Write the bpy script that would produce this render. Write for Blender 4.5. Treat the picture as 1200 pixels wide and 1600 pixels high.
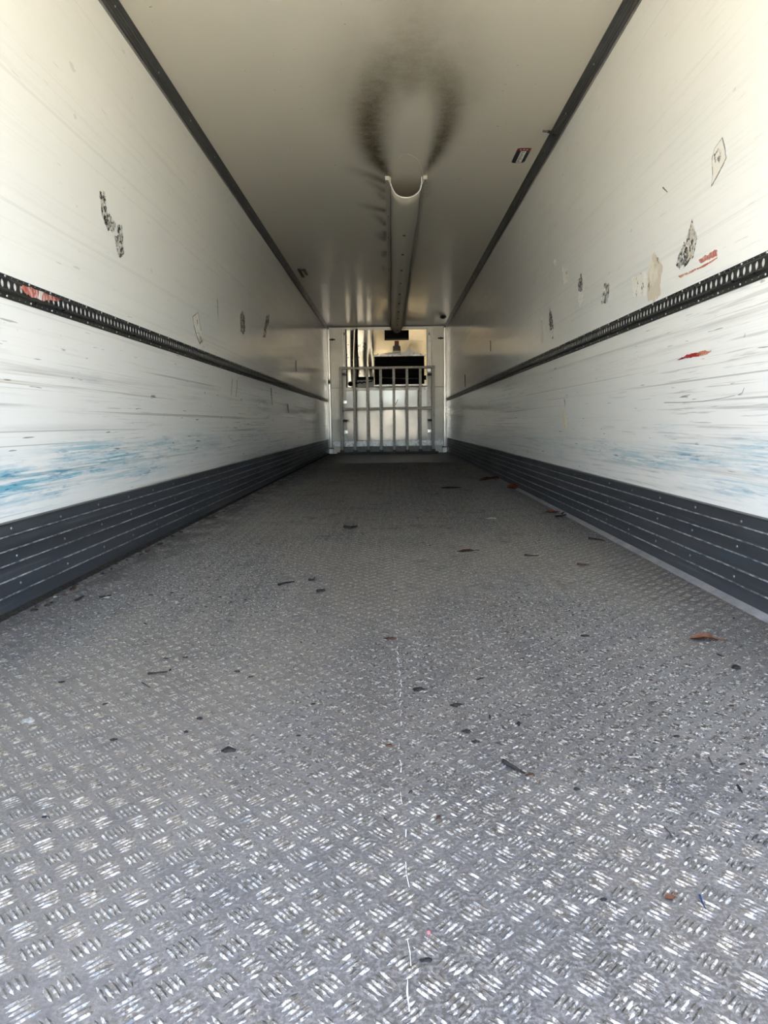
import bpy, math, random
import numpy as np
from mathutils import Matrix, Vector, noise as mnoise

random.seed(7); np.random.seed(7)
for o in list(bpy.data.objects): bpy.data.objects.remove(o)
scene = bpy.context.scene
col = scene.collection

# ------------------------------------------------------------------ camera
F = 1085.0                       # focal length in pixels of a 1200x1600 frame
CAMZ = 0.622                     # height of the phone above the trailer floor
ROLL = math.radians(0.7)
wy = Vector((10 / F, 139 / F, -1)).normalized()
wz = Vector((-math.sin(ROLL), math.cos(ROLL), 0)); wz = (wz - wy * wz.dot(wy)).normalized()
wx = wy.cross(wz)
RM = Matrix((wx, wy, wz))
cam_d = bpy.data.cameras.new('camera'); cam = bpy.data.objects.new('camera', cam_d); col.objects.link(cam)
cam.matrix_world = Matrix.Translation((0, 0, CAMZ)) @ RM.to_4x4()
cam_d.sensor_fit = 'VERTICAL'; cam_d.sensor_height = 36; cam_d.lens = 36 * F / 1600
cam_d.clip_start = 0.02; cam_d.clip_end = 500
scene.camera = cam

# ------------------------------------------------------------------ world, sun, exposure
scene.view_settings.view_transform = 'Standard'; scene.view_settings.look = 'None'
scene.view_settings.gamma = 1; scene.view_settings.use_curve_mapping = False
scene.view_settings.exposure = 2.34
w = bpy.data.worlds.new('sky'); scene.world = w; w.use_nodes = True
nt = w.node_tree; bg = nt.nodes['Background']
sky = nt.nodes.new('ShaderNodeTexSky'); sky.sky_type = 'NISHITA'; sky.sun_disc = False
sky.sun_elevation = math.radians(42); sky.sun_rotation = math.radians(-60); sky.air_density = 1.0; sky.dust_density = 5.0; sky.ozone_density = 1.0
nt.links.new(sky.outputs[0], bg.inputs[0]); bg.inputs[1].default_value = 0.47
sun_d = bpy.data.lights.new('sun_offscreen', 'SUN'); sun_d.energy = 5.2; sun_d.angle = math.radians(1.5); sun_d.color = (1, .93, .80)
sun = bpy.data.objects.new('sun_offscreen', sun_d); col.objects.link(sun)
sun.rotation_euler = Vector((0.66, -0.30, -0.69)).to_track_quat('-Z', 'Y').to_euler()
sun.location = (-20, 10, 25)

# ------------------------------------------------------------------ dimensions
XL, XR = -1.288, 1.172           # faces of the kick plates
WL, WR = XL - .008, XR + .008    # faces of the wall panels
D = 14.62                        # front bulkhead
Y0 = 0.30                        # rear door opening
H = CAMZ + 1.98                  # ceiling
KH = 0.303                       # kick plate height
XC = (XL + XR) / 2

def ray(u, v):
    return RM @ Vector(((u - 600) / F, -(v - 800) / F, -1))
CAM = Vector((0, 0, CAMZ))
def on_floor(u, v, z=0.0):
    d = ray(u, v); return CAM + d * ((z - CAMZ) / d.z)
def on_ceil(u, v): return on_floor(u, v, H)
def on_x(u, v, x):
    d = ray(u, v); return CAM + d * (x / d.x)
def on_y(u, v, y):
    d = ray(u, v); return CAM + d * (y / d.y)
def project(p):
    q = RM.transposed() @ (Vector(p) - CAM)
    return 600 + F * q.x / -q.z, 800 - F * q.y / -q.z, -q.z

# ------------------------------------------------------------------ node helpers
class M:
    def __init__(s, name, world=False):
        s.world = world; s.m = bpy.data.materials.new(name); s.m.use_nodes = True
        s.t = s.m.node_tree; s.b = s.t.nodes['Principled BSDF']
        s.out = s.t.nodes['Material Output']
        s._o = None
    def n(s, typ, **kw):
        nd = s.t.nodes.new(typ)
        for k, v in kw.items(): setattr(nd, k, v)
        return nd
    def l(s, a, b): s.t.links.new(a, b)
    def obj(s):
        if s._o is None: s._o = s.n('ShaderNodeNewGeometry').outputs['Position'] if s.world else s.n('ShaderNodeTexCoord').outputs['Object']
        return s._o
    def sep(s):
        x = s.n('ShaderNodeSeparateXYZ'); s.l(s.obj(), x.inputs[0]); return x.outputs
    def val(s, sock, v):
        if isinstance(v, (int, float)): sock.default_value = v
        elif isinstance(v, (tuple, list)):
            sock.default_value = tuple(v) + ((1,) if len(v) == 3 and len(sock.default_value) == 4 else ())
        else: s.l(v, sock)
    def math(s, op, a, b=0.0, clamp=False):
        nd = s.n('ShaderNodeMath', operation=op); nd.use_clamp = clamp
        s.val(nd.inputs[0], a); s.val(nd.inputs[1], b); return nd.outputs[0]
    def mul(s, *a):
        r = a[0]
        for b in a[1:]: r = s.math('MULTIPLY', r, b)
        return r
    def mapr(s, v, a, b, c=0.0, d=1.0):
        nd = s.n('ShaderNodeMapRange'); s.val(nd.inputs[0], v)
        for i, q in enumerate((a, b, c, d)): nd.inputs[i + 1].default_value = q
        return nd.outputs[0]
    def noise(s, scale=(1, 1, 1), k=1.0, detail=3, rough=.55, loc=(0, 0, 0), rot=(0, 0, 0), dist=0.0):
        mp = s.n('ShaderNodeMapping'); s.l(s.obj(), mp.inputs[0])
        mp.inputs['Scale'].default_value = scale; mp.inputs['Location'].default_value = loc; mp.inputs['Rotation'].default_value = rot
        nz = s.n('ShaderNodeTexNoise'); s.l(mp.outputs[0], nz.inputs['Vector'])
        nz.inputs['Scale'].default_value = k; nz.inputs['Detail'].default_value = detail
        nz.inputs['Roughness'].default_value = rough; nz.inputs['Distortion'].default_value = dist
        return nz.outputs[0]
    def mix(s, f, a, b):
        nd = s.n('ShaderNodeMix', data_type='RGBA'); s.val(nd.inputs[0], f)
        s.val(nd.inputs[6], a); s.val(nd.inputs[7], b); return nd.outputs[2]
    def attr(s, name):
        a = s.n('ShaderNodeAttribute', attribute_name=name); return a.outputs['Fac']
    def base(s, c): s.val(s.b.inputs['Base Color'], c)
    def set(s, **kw):
        for k, v in kw.items():
            s.val(s.b.inputs[{'rough': 'Roughness', 'metal': 'Metallic', 'spec': 'Specular IOR Level', 'coat': 'Coat Weight', 'coat_rough': 'Coat Roughness', 'alpha': 'Alpha', 'aniso': 'Anisotropic'}[k]], v)
        return s
    def bump(s, h, strength=.3, dist=.002):
        bp = s.n('ShaderNodeBump'); bp.inputs['Strength'].default_value = strength; bp.inputs['Distance'].default_value = dist
        s.l(h, bp.inputs['Height']); s.l(bp.outputs[0], s.b.inputs['Normal'])

def simple(name, c, rough=.5, metal=0.0, var=.15, k=25, rvar=.1):
    m = M(name); n = m.noise(k=k, detail=4)
    m.base(m.mix(m.mapr(n, .3, .7), tuple(q * (1 - var) for q in c), tuple(min(1, q * (1 + var)) for q in c)))
    m.set(rough=m.mapr(n, .3, .7, max(.03, rough - rvar), min(1, rough + rvar)), metal=metal); return m.m

# ------------------------------------------------------------------ materials
def wall_material(name, side):
    m = M(name)
    x, y, z = m.sep()
    off = 0 if side < 0 else 13.7
    c = m.mix(m.mapr(m.noise((1, .25, .5), 1.2, 3, loc=(off, 0, 0)), .3, .7), (.835, .84, .815), (.895, .90, .88))
    low = m.mapr(z, 1.30, .75)                         # scuffs get denser where pallets rub
    low2 = m.math('ADD', m.mul(low, .8), .2)
    patch = m.mapr(m.noise((1, .5, 1.6), 1.0, 3, loc=(off, 3, 0)), .42, .62)
    # fine horizontal rub lines
    s1 = m.mapr(m.noise((1, .55, 46), 1, 4, .62, loc=(off, 1, 0), rot=(.012, 0, 0), dist=.25), .545, .64)
    s2 = m.mapr(m.noise((1, 2.2, 85), 1, 3, .6, loc=(off, 5, 0), rot=(-.02, 0, 0), dist=.3), .575, .66)
    s3 = m.mapr(m.noise((1, .30, 22), 1, 5, .68, loc=(off, 9, 2), rot=(.006, 0, 0), dist=.4), .565, .66)
    s4 = m.mapr(m.noise((1, .18, 60), 1, 2, .5, loc=(off, 3, 5), rot=(-.008, 0, 0), dist=.6), .640, .70)
    band = m.math('ADD', m.mapr(m.noise((1, .15, 5), 1, 2, loc=(off, 2, 4)), .40, .60), .12, True)
    rub = m.math('MAXIMUM', m.mul(s1, patch, band), m.math('MAXIMUM', m.mul(s2, patch, .85), m.math('MAXIMUM', m.mul(s3, band, .7), s4)))
    c = m.mix(m.mul(rub, low2, .60), c, (.30, .295, .27))
    # brown drag smears
    br = m.mapr(m.noise((1, .20, 30), 1, 5, .7, loc=(off, 4, 1), rot=(.004, 0, 0)), .60, .70)
    c = m.mix(m.mul(br, low, .55), c, (.28, .22, .14))
    # small chips and short nicks
    ch = m.mapr(m.noise((1, 9, 16), 1, 2, .5, loc=(off, 0, 7)), .745, .765)
    nk = m.mapr(m.noise((1, 5, 70), 1, 2, .5, loc=(off, 6, 3), rot=(.05, 0, 0)), .705, .74)
    c = m.mix(m.mul(m.math('MAXIMUM', ch, nk), m.math('ADD', m.mul(low, .6), .2), .9), c, (.12, .115, .10))
    # blue pallet paint
    bl = m.attr('blue')
    b1 = m.mapr(m.noise((1, 1.6, 85), 1, 6, .75, loc=(off, 2, 0), rot=(.03, 0, 0), dist=.5), .42, .55)
    b2 = m.mapr(m.noise((1, 2.2, 24), 1, 5, .7, loc=(off, 7, 0)), .36, .52)
    b3 = m.mapr(m.noise((1, 5.0, 55), 1, 4, .65, loc=(off, 1, 0)), .55, .62)
    c = m.mix(m.math('MINIMUM', m.mul(b1, b2, bl, 1.15), .85), c, (.10, .40, .54))
    c = m.mix(m.mul(b3, b2, bl, .95), c, (.035, .21, .40))
    m.base(c)
    m.set(rough=m.mapr(m.noise((1, .4, 9), 1, 3), .3, .7, .14, .20), spec=.5)
    m.bump(m.noise((1, 3, 3), 1, 2), .10, .02)
    return m.m

def ceiling_material():
    m = M('ceiling_gelcoat')
    c = m.mix(m.mapr(m.noise((.8, .3, 1), 1, 3), .3, .7), (.62, .595, .515), (.66, .635, .555))
    g = m.attr('soot'); nz = m.noise((14, 14, 1), 1, 5, .65); fine = m.noise((160, 160, 1), 1, 2)
    f = m.mul(g, m.mapr(nz, .2, .75, .82, 1.08), m.mapr(fine, .3, .7, .86, 1.06))
    c = m.mix(m.math('MINIMUM', f, .97), c, (.066, .049, .022))
    sp = m.mapr(m.noise((30, 30, 1), 1, 1, loc=(3, 1, 0)), .79, .81)
    c = m.mix(m.mul(sp, .6), c, (.2, .17, .12))
    m.base(c); m.set(rough=.22, spec=m.mapr(g, 0, .6, .42, .08))
    m.bump(m.noise((5, .6, 1), 1, 2), .08, .01)
    return m.m

def floor_material(name, bars=False):
    m = M(name, True)
    x, y, z = m.sep()
    big = m.noise((2.2, .22, 1), 1, 4, .6, dist=.3)          # drag tracks along the trailer
    mott = m.noise((9, 5, 1), 1, 5, .65, loc=(2, 0, 0))
    fine = m.noise((170, 170, 170), 1, 3, .6)
    tone = m.math('ADD', m.mul(big, .6), m.mul(mott, .4))
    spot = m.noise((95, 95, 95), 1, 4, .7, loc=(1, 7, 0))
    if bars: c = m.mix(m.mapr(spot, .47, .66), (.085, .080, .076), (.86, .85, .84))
    else: c = m.mix(m.mapr(tone, .38, .62), (.085, .079, .075), (.20, .190, .184))
    if not bars:
        gr = m.noise((240, 240, 240), 1, 3, .75, loc=(9, 2, 4))
        c = m.mix(m.mapr(fine, .44, .64, 0, .75), c, (.31, .30, .293)); c = m.mix(m.mapr(gr, .56, .66, 0, .75), c, (.055, .051, .048))
    c = m.mix(m.mul(m.mapr(m.noise((1.1, .5, 1), 1, 3, loc=(4, 4, 0)), .42, .6), .35), c, (.21, .178, .145) if not bars else (.5, .45, .38))
    # caked dirt: along the left kick plate, far end, loose blotches
    edge = m.mapr(x, -1.29, -.86, 1.5, 0); er = m.mapr(y, 2.0, 3.4, .6, 1)
    dirt = m.math('MINIMUM', m.mul(edge, er, m.mapr(m.noise((9, 4, 1), 1, 6, .75), .36, .56)), 1.0)
    sp = m.math('MAXIMUM', m.mul(m.mapr(m.noise((4, 4, 1), 1, 6, .7, loc=(5, 2, 0)), .55, .66), .6), m.mul(m.mapr(m.noise((22, 16, 1), 1, 4, .7, loc=(3, 8, 0)), .60, .70), .75))
    dirt = m.math('MAXIMUM', dirt, sp)
    c = m.mix(m.mul(dirt, .86), c, (.055, .048, .042))
    m.base(c)
    r = m.mapr(fine, .3, .7, .24 if bars else .42, .44 if bars else .58)
    m.set(rough=m.math('ADD', r, m.mul(dirt, .3), True), metal=m.mapr(dirt, 0, 1, .70 if bars else .40, .05))
    m.bump(m.noise((330, 330, 330), 1, 3, .7) if bars else fine, .55 if bars else .5, .0010 if bars else .0012)
    return m.m

def kick_material():
    m = M('kick_plate_grey')
    c = m.mix(m.mapr(m.noise((1, .4, 12), 1, 4, .6), .3, .7), (.028, .032, .038), (.062, .068, .078))
    s = m.mapr(m.noise((1, 1.6, 60), 1, 4, .65), .60, .78)
    c = m.mix(m.mul(s, .45), c, (.25, .26, .27))
    d = m.mapr(m.noise((90, 90, 90), 1, 2), .72, .78)
    c = m.mix(m.mul(d, m.mapr(m.noise((1, 2, 5), 1, 2), .45, .6), .6), c, (.42, .44, .46))
    b = m.mul(m.mapr(m.noise((1, .9, 9), 1, 3, loc=(0, 2, 5)), .62, .72), .35)
    c = m.mix(b, c, (.03, .09, .16))
    m.base(c); m.set(rough=m.mapr(m.noise((1, 1, 8), 1, 3), .3, .7, .34, .52), spec=.5); m.bump(m.noise((60, 8, 60), 1, 3), .15, .001)
    return m.m

def edge_material():
    m = M('worn_rib_metal')
    n = m.noise((40, 26, 40), 1, 4, .7)
    m.base(m.mix(m.mapr(n, .40, .62), (.07, .075, .082), (.46, .47, .48))); m.set(rough=.4, metal=.25); return m.m

def residue_material(name, dark, light, thr=.40, dark_amt=.52, k=55, sc=(1, 1, .8), tan=(.60, .56, .47)):
    m = M(name)
    n = m.noise(sc, k, 5, .65, dist=.5); n2 = m.noise(sc, k * .5, 4, .7, loc=(3, 5, 1)); n3 = m.noise(sc, k * .3, 3, loc=(8, 1, 3))
    c = m.mix(m.mapr(n3, .42, .56), light, tan)
    c = m.mix(m.mapr(n2, dark_amt, dark_amt + .05), c, dark)
    m.base(c); m.set(rough=.6, alpha=m.mapr(n, thr - .02, thr + .02)); m.bump(n2, .5, .002)
    return m.m

def metal(name, c, rough, k=30, var=.12, rvar=.06, metal=1.0):
    return simple(name, c, rough, metal, var, k, rvar)

def leaf_material(name, a, b):
    m = M(name); n = m.noise(k=70, detail=4)
    m.base(m.mix(m.mapr(n, .35, .65), a, b)); m.set(rough=.75, spec=.12); m.bump(n, .4, .002); return m.m

MT = dict(
    wall_l=wall_material('gelcoat_wall_a', -1), wall_r=wall_material('gelcoat_wall_b', 1), ceil=ceiling_material(),
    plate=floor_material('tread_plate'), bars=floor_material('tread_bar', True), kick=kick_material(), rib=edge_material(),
    rivet=metal('rivet_head', (.55, .56, .57), .35), dark_rivet=metal('kick_rivet', (.30, .31, .33), .4),
    cove=simple('cove_extrusion', (.085, .088, .085), .38, .3, .25, 8), seal=simple('sealant_strip', (.20, .195, .195), .7, 0, .3, 12),
    rail=simple('rail_black_anodised', (.030, .030, .029), .36, .25, .4, 14), cup=simple('rail_slot_metal', (.50, .50, .48), .45, .1, .12, 60),
    rail_mid=simple('rail_worn_lip', (.075, .074, .07), .35, .4, .4, 20),
    canvas=simple('duct_fabric', (.52, .50, .43), .42, 0, .06, 9), flange=simple('duct_flange', (.40, .385, .335), .4, 0, .1, 12), stitch=simple('duct_stitch', (.05, .045, .035), .6),
    back=simple('bulkhead_gelcoat', (.88, .855, .79), .36, .22, .05, 6, .06), backlow=simple('bulkhead_lower', (.66, .66, .655), .13, .30, .05, 5, .04),
    post=simple('corner_post_white', (.93, .925, .91), .22, .55, .03, 10, .04), chan=simple('channel_grey', (.46, .46, .445), .35, .5, .12, 12),
    alu=metal('dented_aluminium', (.80, .75, .66), .30, 5, .04, .04), alu2=metal('housing_aluminium', (.56, .47, .32), .36, 7, .08, .06),
    black=simple('grille_black', (.004, .0045, .005), .8, 0, .3, 12), blackbox=simple('outlet_black', (.006, .0065, .007), .9, 0, .3, 12),
    galv=metal('galvanised_tube', (.22, .21, .195), .42, 22, .3, .1, .75), rust=simple('dirty_foot', (.10, .095, .09), .6, .3, .4, 30),
    white=simple('white_plastic', (.92, .92, .91), .4, 0, .03, 10), reflector=simple('reflector_white', (.97, .97, .96), .26, .9, .02, 10), red=simple('red_label', (.20, .008, .012), .4, 0, .15, 30),
    gray=simple('grey_label', (.16, .16, .155), .5, 0, .25, 60), hook=simple('hook_dark', (.03, .03, .026), .45, .4, .3, 30),
    strip=simple('bulkhead_plinth', (.70, .70, .70), .30, .4, .2, 14), plinth=simple('bulkhead_plinth_dark', (.25, .25, .25), .45, .3, .3, 18),
    stick_black=simple('sticker_black', (.010, .010, .022), .35), stick_red=simple('sticker_red', (.26, .012, .018), .4), stick_white=simple('sticker_white', (.78, .77, .70), .45, 0, .08),
    weld=metal('weld_bead', (.88, .88, .87), .35, 120, .1, .1, .3),
    leaf=leaf_material('dry_leaf', (.095, .040, .024), (.19, .085, .050)), leaf_red=leaf_material('red_dry_leaf', (.075, .018, .011), (.15, .045, .026)),
    leaf_dark=leaf_material('dark_leaf', (.03, .018, .012), (.085, .045, .03)),
    twig=leaf_material('twig_bark', (.012, .010, .009), (.045, .036, .028)), grit=leaf_material('grit_dark', (.012, .011, .010), (.04, .036, .032)),
    pale=leaf_material('pale_scrap', (.20, .19, .165), (.34, .325, .29)), bluebit=leaf_material('blue_scrap', (.01, .02, .06), (.03, .06, .14)),
    paper=leaf_material('torn_paper', (.62, .61, .57), (.86, .85, .82)), pinkbit=leaf_material('pink_bead', (.5, .12, .14), (.6, .2, .2)),
    res_grey=residue_material('torn_label_grey', (.05, .05, .048), (.80, .80, .78), .44, .50, 80), res_dark=residue_material('torn_label_dark', (.035, .034, .03), (.66, .65, .60), .50, .44, 90),
    res_line=residue_material('torn_label_pale', (.16, .155, .14), (.80, .79, .74), .34, .60, tan=(.74, .72, .66)), res_tan=residue_material('torn_label_tan', (.22, .19, .14), (.74, .70, .60), .30, .60, 40, tan=(.62, .56, .46)),
    red_paint=residue_material('red_paint', (.22, .008, .010), (.48, .022, .018), .36, .50, 90, (1, 1, 2), tan=(.40, .015, .015)), pink_paint=residue_material('pink_paint', (.42, .10, .07), (.62, .30, .24), .47, .60, 80, (1, 2.2, .7), tan=(.55, .18, .13)),
    orange_paint=residue_material('orange_paint', (.5, .08, .04), (.62, .30, .18), .47, .55, 80, tan=(.55, .2, .1)),
    tape=residue_material('tape_red', (.33, .07, .05), (.62, .40, .38), .20, .50, 70, (1, 2.2, .6), tan=(.50, .14, .09)), tape_white=residue_material('tape_white', (.40, .40, .42), (.62, .62, .66), .1, .62, 50),
    scratch=simple('scratch_dark', (.16, .155, .14), .6),
    shell=simple('trailer_outside', (.75, .75, .74), .4, 0, .05), ground=simple('yard_gravel', (.50, .46, .34), .9, 0, .12, .6),
)

# ------------------------------------------------------------------ mesh helpers
def link(name, me, mat=None, parent=None):
    o = bpy.data.objects.new(name, me); col.objects.link(o)
    if mat is not None and me is not None and not me.materials: me.materials.append(MT[mat] if isinstance(mat, str) else mat)
    if parent is not None: o.parent = parent
    return o
def mesh(name, verts, faces, smooth=False):
    me = bpy.data.meshes.new(name); me.from_pydata([tuple(v) for v in verts], [], faces); me.update()
    if smooth: me.polygons.foreach_set('use_smooth', [True] * len(me.polygons))
    return me
class MB:
    def __init__(s): s.v = []; s.f = []
    def add(s, vs, fs):
        b = len(s.v); s.v += [tuple(v) for v in vs]; s.f += [tuple(b + i for i in f) for f in fs]; return s
    def box(s, x0, x1, y0, y1, z0, z1):
        x0, x1 = sorted((x0, x1)); y0, y1 = sorted((y0, y1)); z0, z1 = sorted((z0, z1))
        return s.add([(x0, y0, z0), (x1, y0, z0), (x1, y1, z0), (x0, y1, z0), (x0, y0, z1), (x1, y0, z1), (x1, y1, z1), (x0, y1, z1)],
              [(0, 3, 2, 1), (4, 5, 6, 7), (0, 1, 5, 4), (1, 2, 6, 5), (2, 3, 7, 6), (3, 0, 4, 7)])
    def bbox(s, x0, x1, y0, y1, z0, z1, b):
        """box with its long edges chamfered (octagonal section across the two smaller axes is enough at this size)"""
        x0, x1 = sorted((x0, x1)); y0, y1 = sorted((y0, y1)); z0, z1 = sorted((z0, z1))
        dims = [(x1 - x0, 0), (y1 - y0, 1), (z1 - z0, 2)]; ax = max(dims)[1]
        lo = (x0, y0, z0); hi = (x1, y1, z1); a, c = [i for i in range(3) if i != ax]
        sec = [(lo[a] + b, lo[c]), (hi[a] - b, lo[c]), (hi[a], lo[c] + b), (hi[a], hi[c] - b), (hi[a] - b, hi[c]), (lo[a] + b, hi[c]), (lo[a], hi[c] - b), (lo[a], lo[c] + b)]
        vs = []
        for e in (lo[ax], hi[ax]):
            for p, q in sec:
                t = [0, 0, 0]; t[ax] = e; t[a] = p; t[c] = q; vs.append(tuple(t))
        fs = [(i, (i + 1) % 8, 8 + (i + 1) % 8, 8 + i) for i in range(8)] + [tuple(range(7, -1, -1)), tuple(range(8, 16))]
        return s.add(vs, fs)
    def tube(s, pts, r, n=6, r1=None):
        pts = [Vector(p) for p in pts]; k = len(pts); vs = []; fs = []
        for i, p in enumerate(pts):
            d = (pts[min(i + 1, k - 1)] - pts[max(i - 1, 0)]).normalized()
            a = d.cross(Vector((0.13, .2, 1))).normalized(); b = d.cross(a)
            rr = r if r1 is None else r + (r1 - r) * i / (k - 1)
            for j in range(n):
                t = 2 * math.pi * j / n; vs.append(p + a * rr * math.cos(t) + b * rr * math.sin(t))
        for i in range(k - 1):
            for j in range(n): fs.append((i * n + j, i * n + (j + 1) % n, (i + 1) * n + (j + 1) % n, (i + 1) * n + j))
        fs += [tuple(range(n - 1, -1, -1)), tuple(range((k - 1) * n, k * n))]
        return s.add(vs, fs)
    def extrude_y(s, prof, y0, y1, closed=True):
        n = len(prof); vs = [(x, y0, z) for x, z in prof] + [(x, y1, z) for x, z in prof]
        fs = [(i, (i + 1) % n, n + (i + 1) % n, n + i) for i in range(n if closed else n - 1)]
        if closed: fs += [tuple(range(n - 1, -1, -1)), tuple(range(n, 2 * n))]
        return s.add(vs, fs)
    def build(s, name, mat, parent=None, smooth=False):
        return link(name, mesh(name, s.v, s.f, smooth), mat, parent)
def fix(o):
    import bmesh
    bm = bmesh.new(); bm.from_mesh(o.data); bmesh.ops.recalc_face_normals(bm, faces=bm.faces); bm.to_mesh(o.data); bm.free(); return o
def tag(o, label=None, cat=None, group=None, kind=None):
    if label: o['label'] = label
    if cat: o['category'] = cat
    if group: o['group'] = group
    if kind: o['kind'] = kind
    return o
def struct(o, label, cat=None): return tag(o, label, cat or o.name.split('_')[0], None, 'structure')
def thing(name, label, cat, loc=(0, 0, 0), group=None):
    o = bpy.data.objects.new(name, None); col.objects.link(o); o.location = loc; o.empty_display_size = .05
    return tag(o, label, cat, group)
def part(o, root):
    """parent an object built in world coordinates to a thing whose Empty stands at its base"""
    o.parent = root; o.location = o.location - root.location; return o
def rivet_mesh(name, r, h, axis, n=8):
    vs = []; fs = []
    for rr, hh in ((1, 0), (.8, .7), (.35, 1)):
        for j in range(n):
            t = 2 * math.pi * j / n; a, b = r * rr * math.cos(t), r * rr * math.sin(t)
            vs.append({'x': (h * hh, a, b), '-x': (-h * hh, a, b), '-z': (a, b, -h * hh), '-y': (a, -h * hh, b), 'z': (a, b, h * hh)}[axis])
    for k in range(2):
        for j in range(n): fs.append((k * n + j, k * n + (j + 1) % n, (k + 1) * n + (j + 1) % n, (k + 1) * n + j))
    fs.append(tuple(range(2 * n, 3 * n)))
    me = mesh(name, vs, fs, True)
    import bmesh
    bm = bmesh.new(); bm.from_mesh(me); bmesh.ops.recalc_face_normals(bm, faces=bm.faces)
    nrm = bm.faces[-1] if False else None
    bm.to_mesh(me); bm.free(); return me

# ------------------------------------------------------------------ outside
g = MB().add([(-70, -90, -1.22), (70, -90, -1.22), (70, 60, -1.22), (-70, 60, -1.22)], [(0, 1, 2, 3)]).build('ground', 'ground')
struct(g, 'sunlit gravel yard outside the open rear doors', 'ground')

# ------------------------------------------------------------------ trailer shell
def grid_wall(name, x, sgn, mat):
    ys = np.arange(Y0, D + .12, .06); zs = np.arange(-.02, H + .03, .05)
    ny, nz = len(ys), len(zs)
    vs = [(x, y, z) for y in ys for z in zs]
    fs = []
    for i in range(ny - 1):
        for j in range(nz - 1):
            a = i * nz + j; q = (a, a + nz, a + nz + 1, a + 1)
            fs.append(q if sgn < 0 else q[::-1])
    nv = len(vs); t = sgn * .07; yy0, yy1, z0, z1 = ys[0], ys[-1], zs[0], zs[-1]
    vs += [(x, yy0, z0), (x, yy1, z0), (x, yy1, z1), (x, yy0, z1), (x + t, yy0, z0), (x + t, yy1, z0), (x + t, yy1, z1), (x + t, yy0, z1)]
    b = nv
    for q in ((4, 7, 6, 5), (0, 4, 5, 1), (3, 2, 6, 7), (0, 3, 7, 4), (1, 5, 6, 2)):
        fs.append(tuple(b + i for i in (q if sgn < 0 else q[::-1])))
    me = mesh(name, vs, fs)
    return me, np.array(vs)
def gauss(V, items):
    out = np.zeros(len(V))
    for cy, cz, sy, sz, a in items:
        out = np.maximum(out, a * np.exp(-((V[:, 1] - cy) / sy) ** 2 - ((V[:, 2] - cz) / sz) ** 2))
    return out
def set_attr(me, name, arr):
    at = me.attributes.new(name, 'FLOAT', 'POINT'); at.data.foreach_set('value', np.asarray(arr, dtype=np.float32))

me, V = grid_wall('wall_left', WL, -1, 'wall_l')
def wp(u, v, x): p = on_x(u, v, x); return p.y, p.z
items = []
for u, v, sy, sz, a in ((30, 750, .30, .055, 1), (10, 765, .25, .05, 1), (80, 775, .22, .025, .8), (110, 735, .5, .05, .85), (150, 705, .45, .045, .7), (190, 715, .5, .05, .8),
                        (220, 735, .5, .035, .7), (250, 700, .6, .05, .6), (310, 695, .7, .06, .45), (400, 685, 1.0, .06, .2), (145, 598, .10, .012, .8)):
    cy, cz = wp(u, v, WL); items.append((cy, cz, sy, sz, a))
set_attr(me, 'blue', gauss(V, items))
wl = struct(link('wall_left', me, 'wall_l'), 'white gelcoat side wall with broad blue paint scuffs low down', 'wall')
me, V = grid_wall('wall_right', WR, 1, 'wall_r')
items = []
for u, v, sy, sz, a in ((1080, 715, .3, .04, .7), (1190, 710, .25, .03, .8), (1000, 718, .5, .03, .6), (950, 705, .6, .03, .5), (1150, 765, .4, .03, .4), (1120, 745, .5, .03, .35), (875, 708, .12, .015, .8), (860, 690, 1, .05, .2), (1045, 668, .1, .008, .5)):
    cy, cz = wp(u, v, WR); items.append((cy, cz, sy, sz, a))
set_attr(me, 'blue', gauss(V, items))
wr = struct(link('wall_right', me, 'wall_r'), 'white gelcoat side wall with a short bright red paint streak', 'wall')

# ceiling with soot around the mouth of the air duct
xs = np.arange(WL, WR + .029, .03); ys = np.concatenate([np.arange(Y0, 2.6, .3), np.arange(2.6, 9.0, .03), np.arange(9.0, D + .35, .3)])
gx, gy = np.meshgrid(xs, ys); VX, VY = gx.ravel(), gy.ravel(); nx = len(xs)
soot = np.zeros(len(VX))
def stain(pts):
    """soft stain along a polyline of (u, v, half width in pixels, strength); every sample is turned into metres on the ceiling"""
    global soot
    for (a, b) in zip(pts[:-1], pts[1:]):
        for t in np.linspace(0, 1, 14):
            u, v, wpx, s = [p + (q - p) * t for p, q in zip(a, b)]
            c = on_ceil(u, v); e = on_ceil(u + wpx, v); n = on_ceil(u, v + wpx * .8); n2 = on_ceil(u, v - wpx * .8)
            sx = abs(e.x - c.x) + .008; sy = abs(n.y - n2.y) / 2 + .008
            soot = np.maximum(soot, s * np.exp(-((VX - c.x) / sx) ** 2 - ((VY - c.y) / sy) ** 2))
stain([(609, 274, 5, 1.0), (600, 264, 11, 1.0), (587, 246, 19, .98), (580, 222, 25, .97), (577, 192, 31, .93), (580, 162, 38, .84), (592, 130, 48, .72), (615, 100, 60, .60)])
stain([(661, 272, 3, 1.0), (669, 258, 8, .96), (681, 240, 13, .92), (691, 215, 18, .92), (699, 190, 22, .86), (703, 160, 28, .76), (696, 130, 40, .66), (675, 105, 54, .58)])
stain([(640, 122, 50, .62), (645, 85, 62, .54), (650, 45, 70, .43), (655, 10, 75, .32), (660, -30, 80, .15)])
stain([(556, 165, 44, .34), (555, 110, 52, .30), (575, 60, 60, .24)]); stain([(722, 150, 34, .34), (720, 100, 48, .30), (705, 50, 60, .24)])
stain([(602, 285, 4, .85), (590, 279, 7, .75), (575, 273, 8, .5), (555, 266, 8, .25), (540, 262, 7, .08)])
stain([(600, 298, 4, .7), (590, 291, 6, .5), (575, 283, 6, .25)]); stain([(599, 310, 3, .6), (592, 300, 4, .4)])
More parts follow.
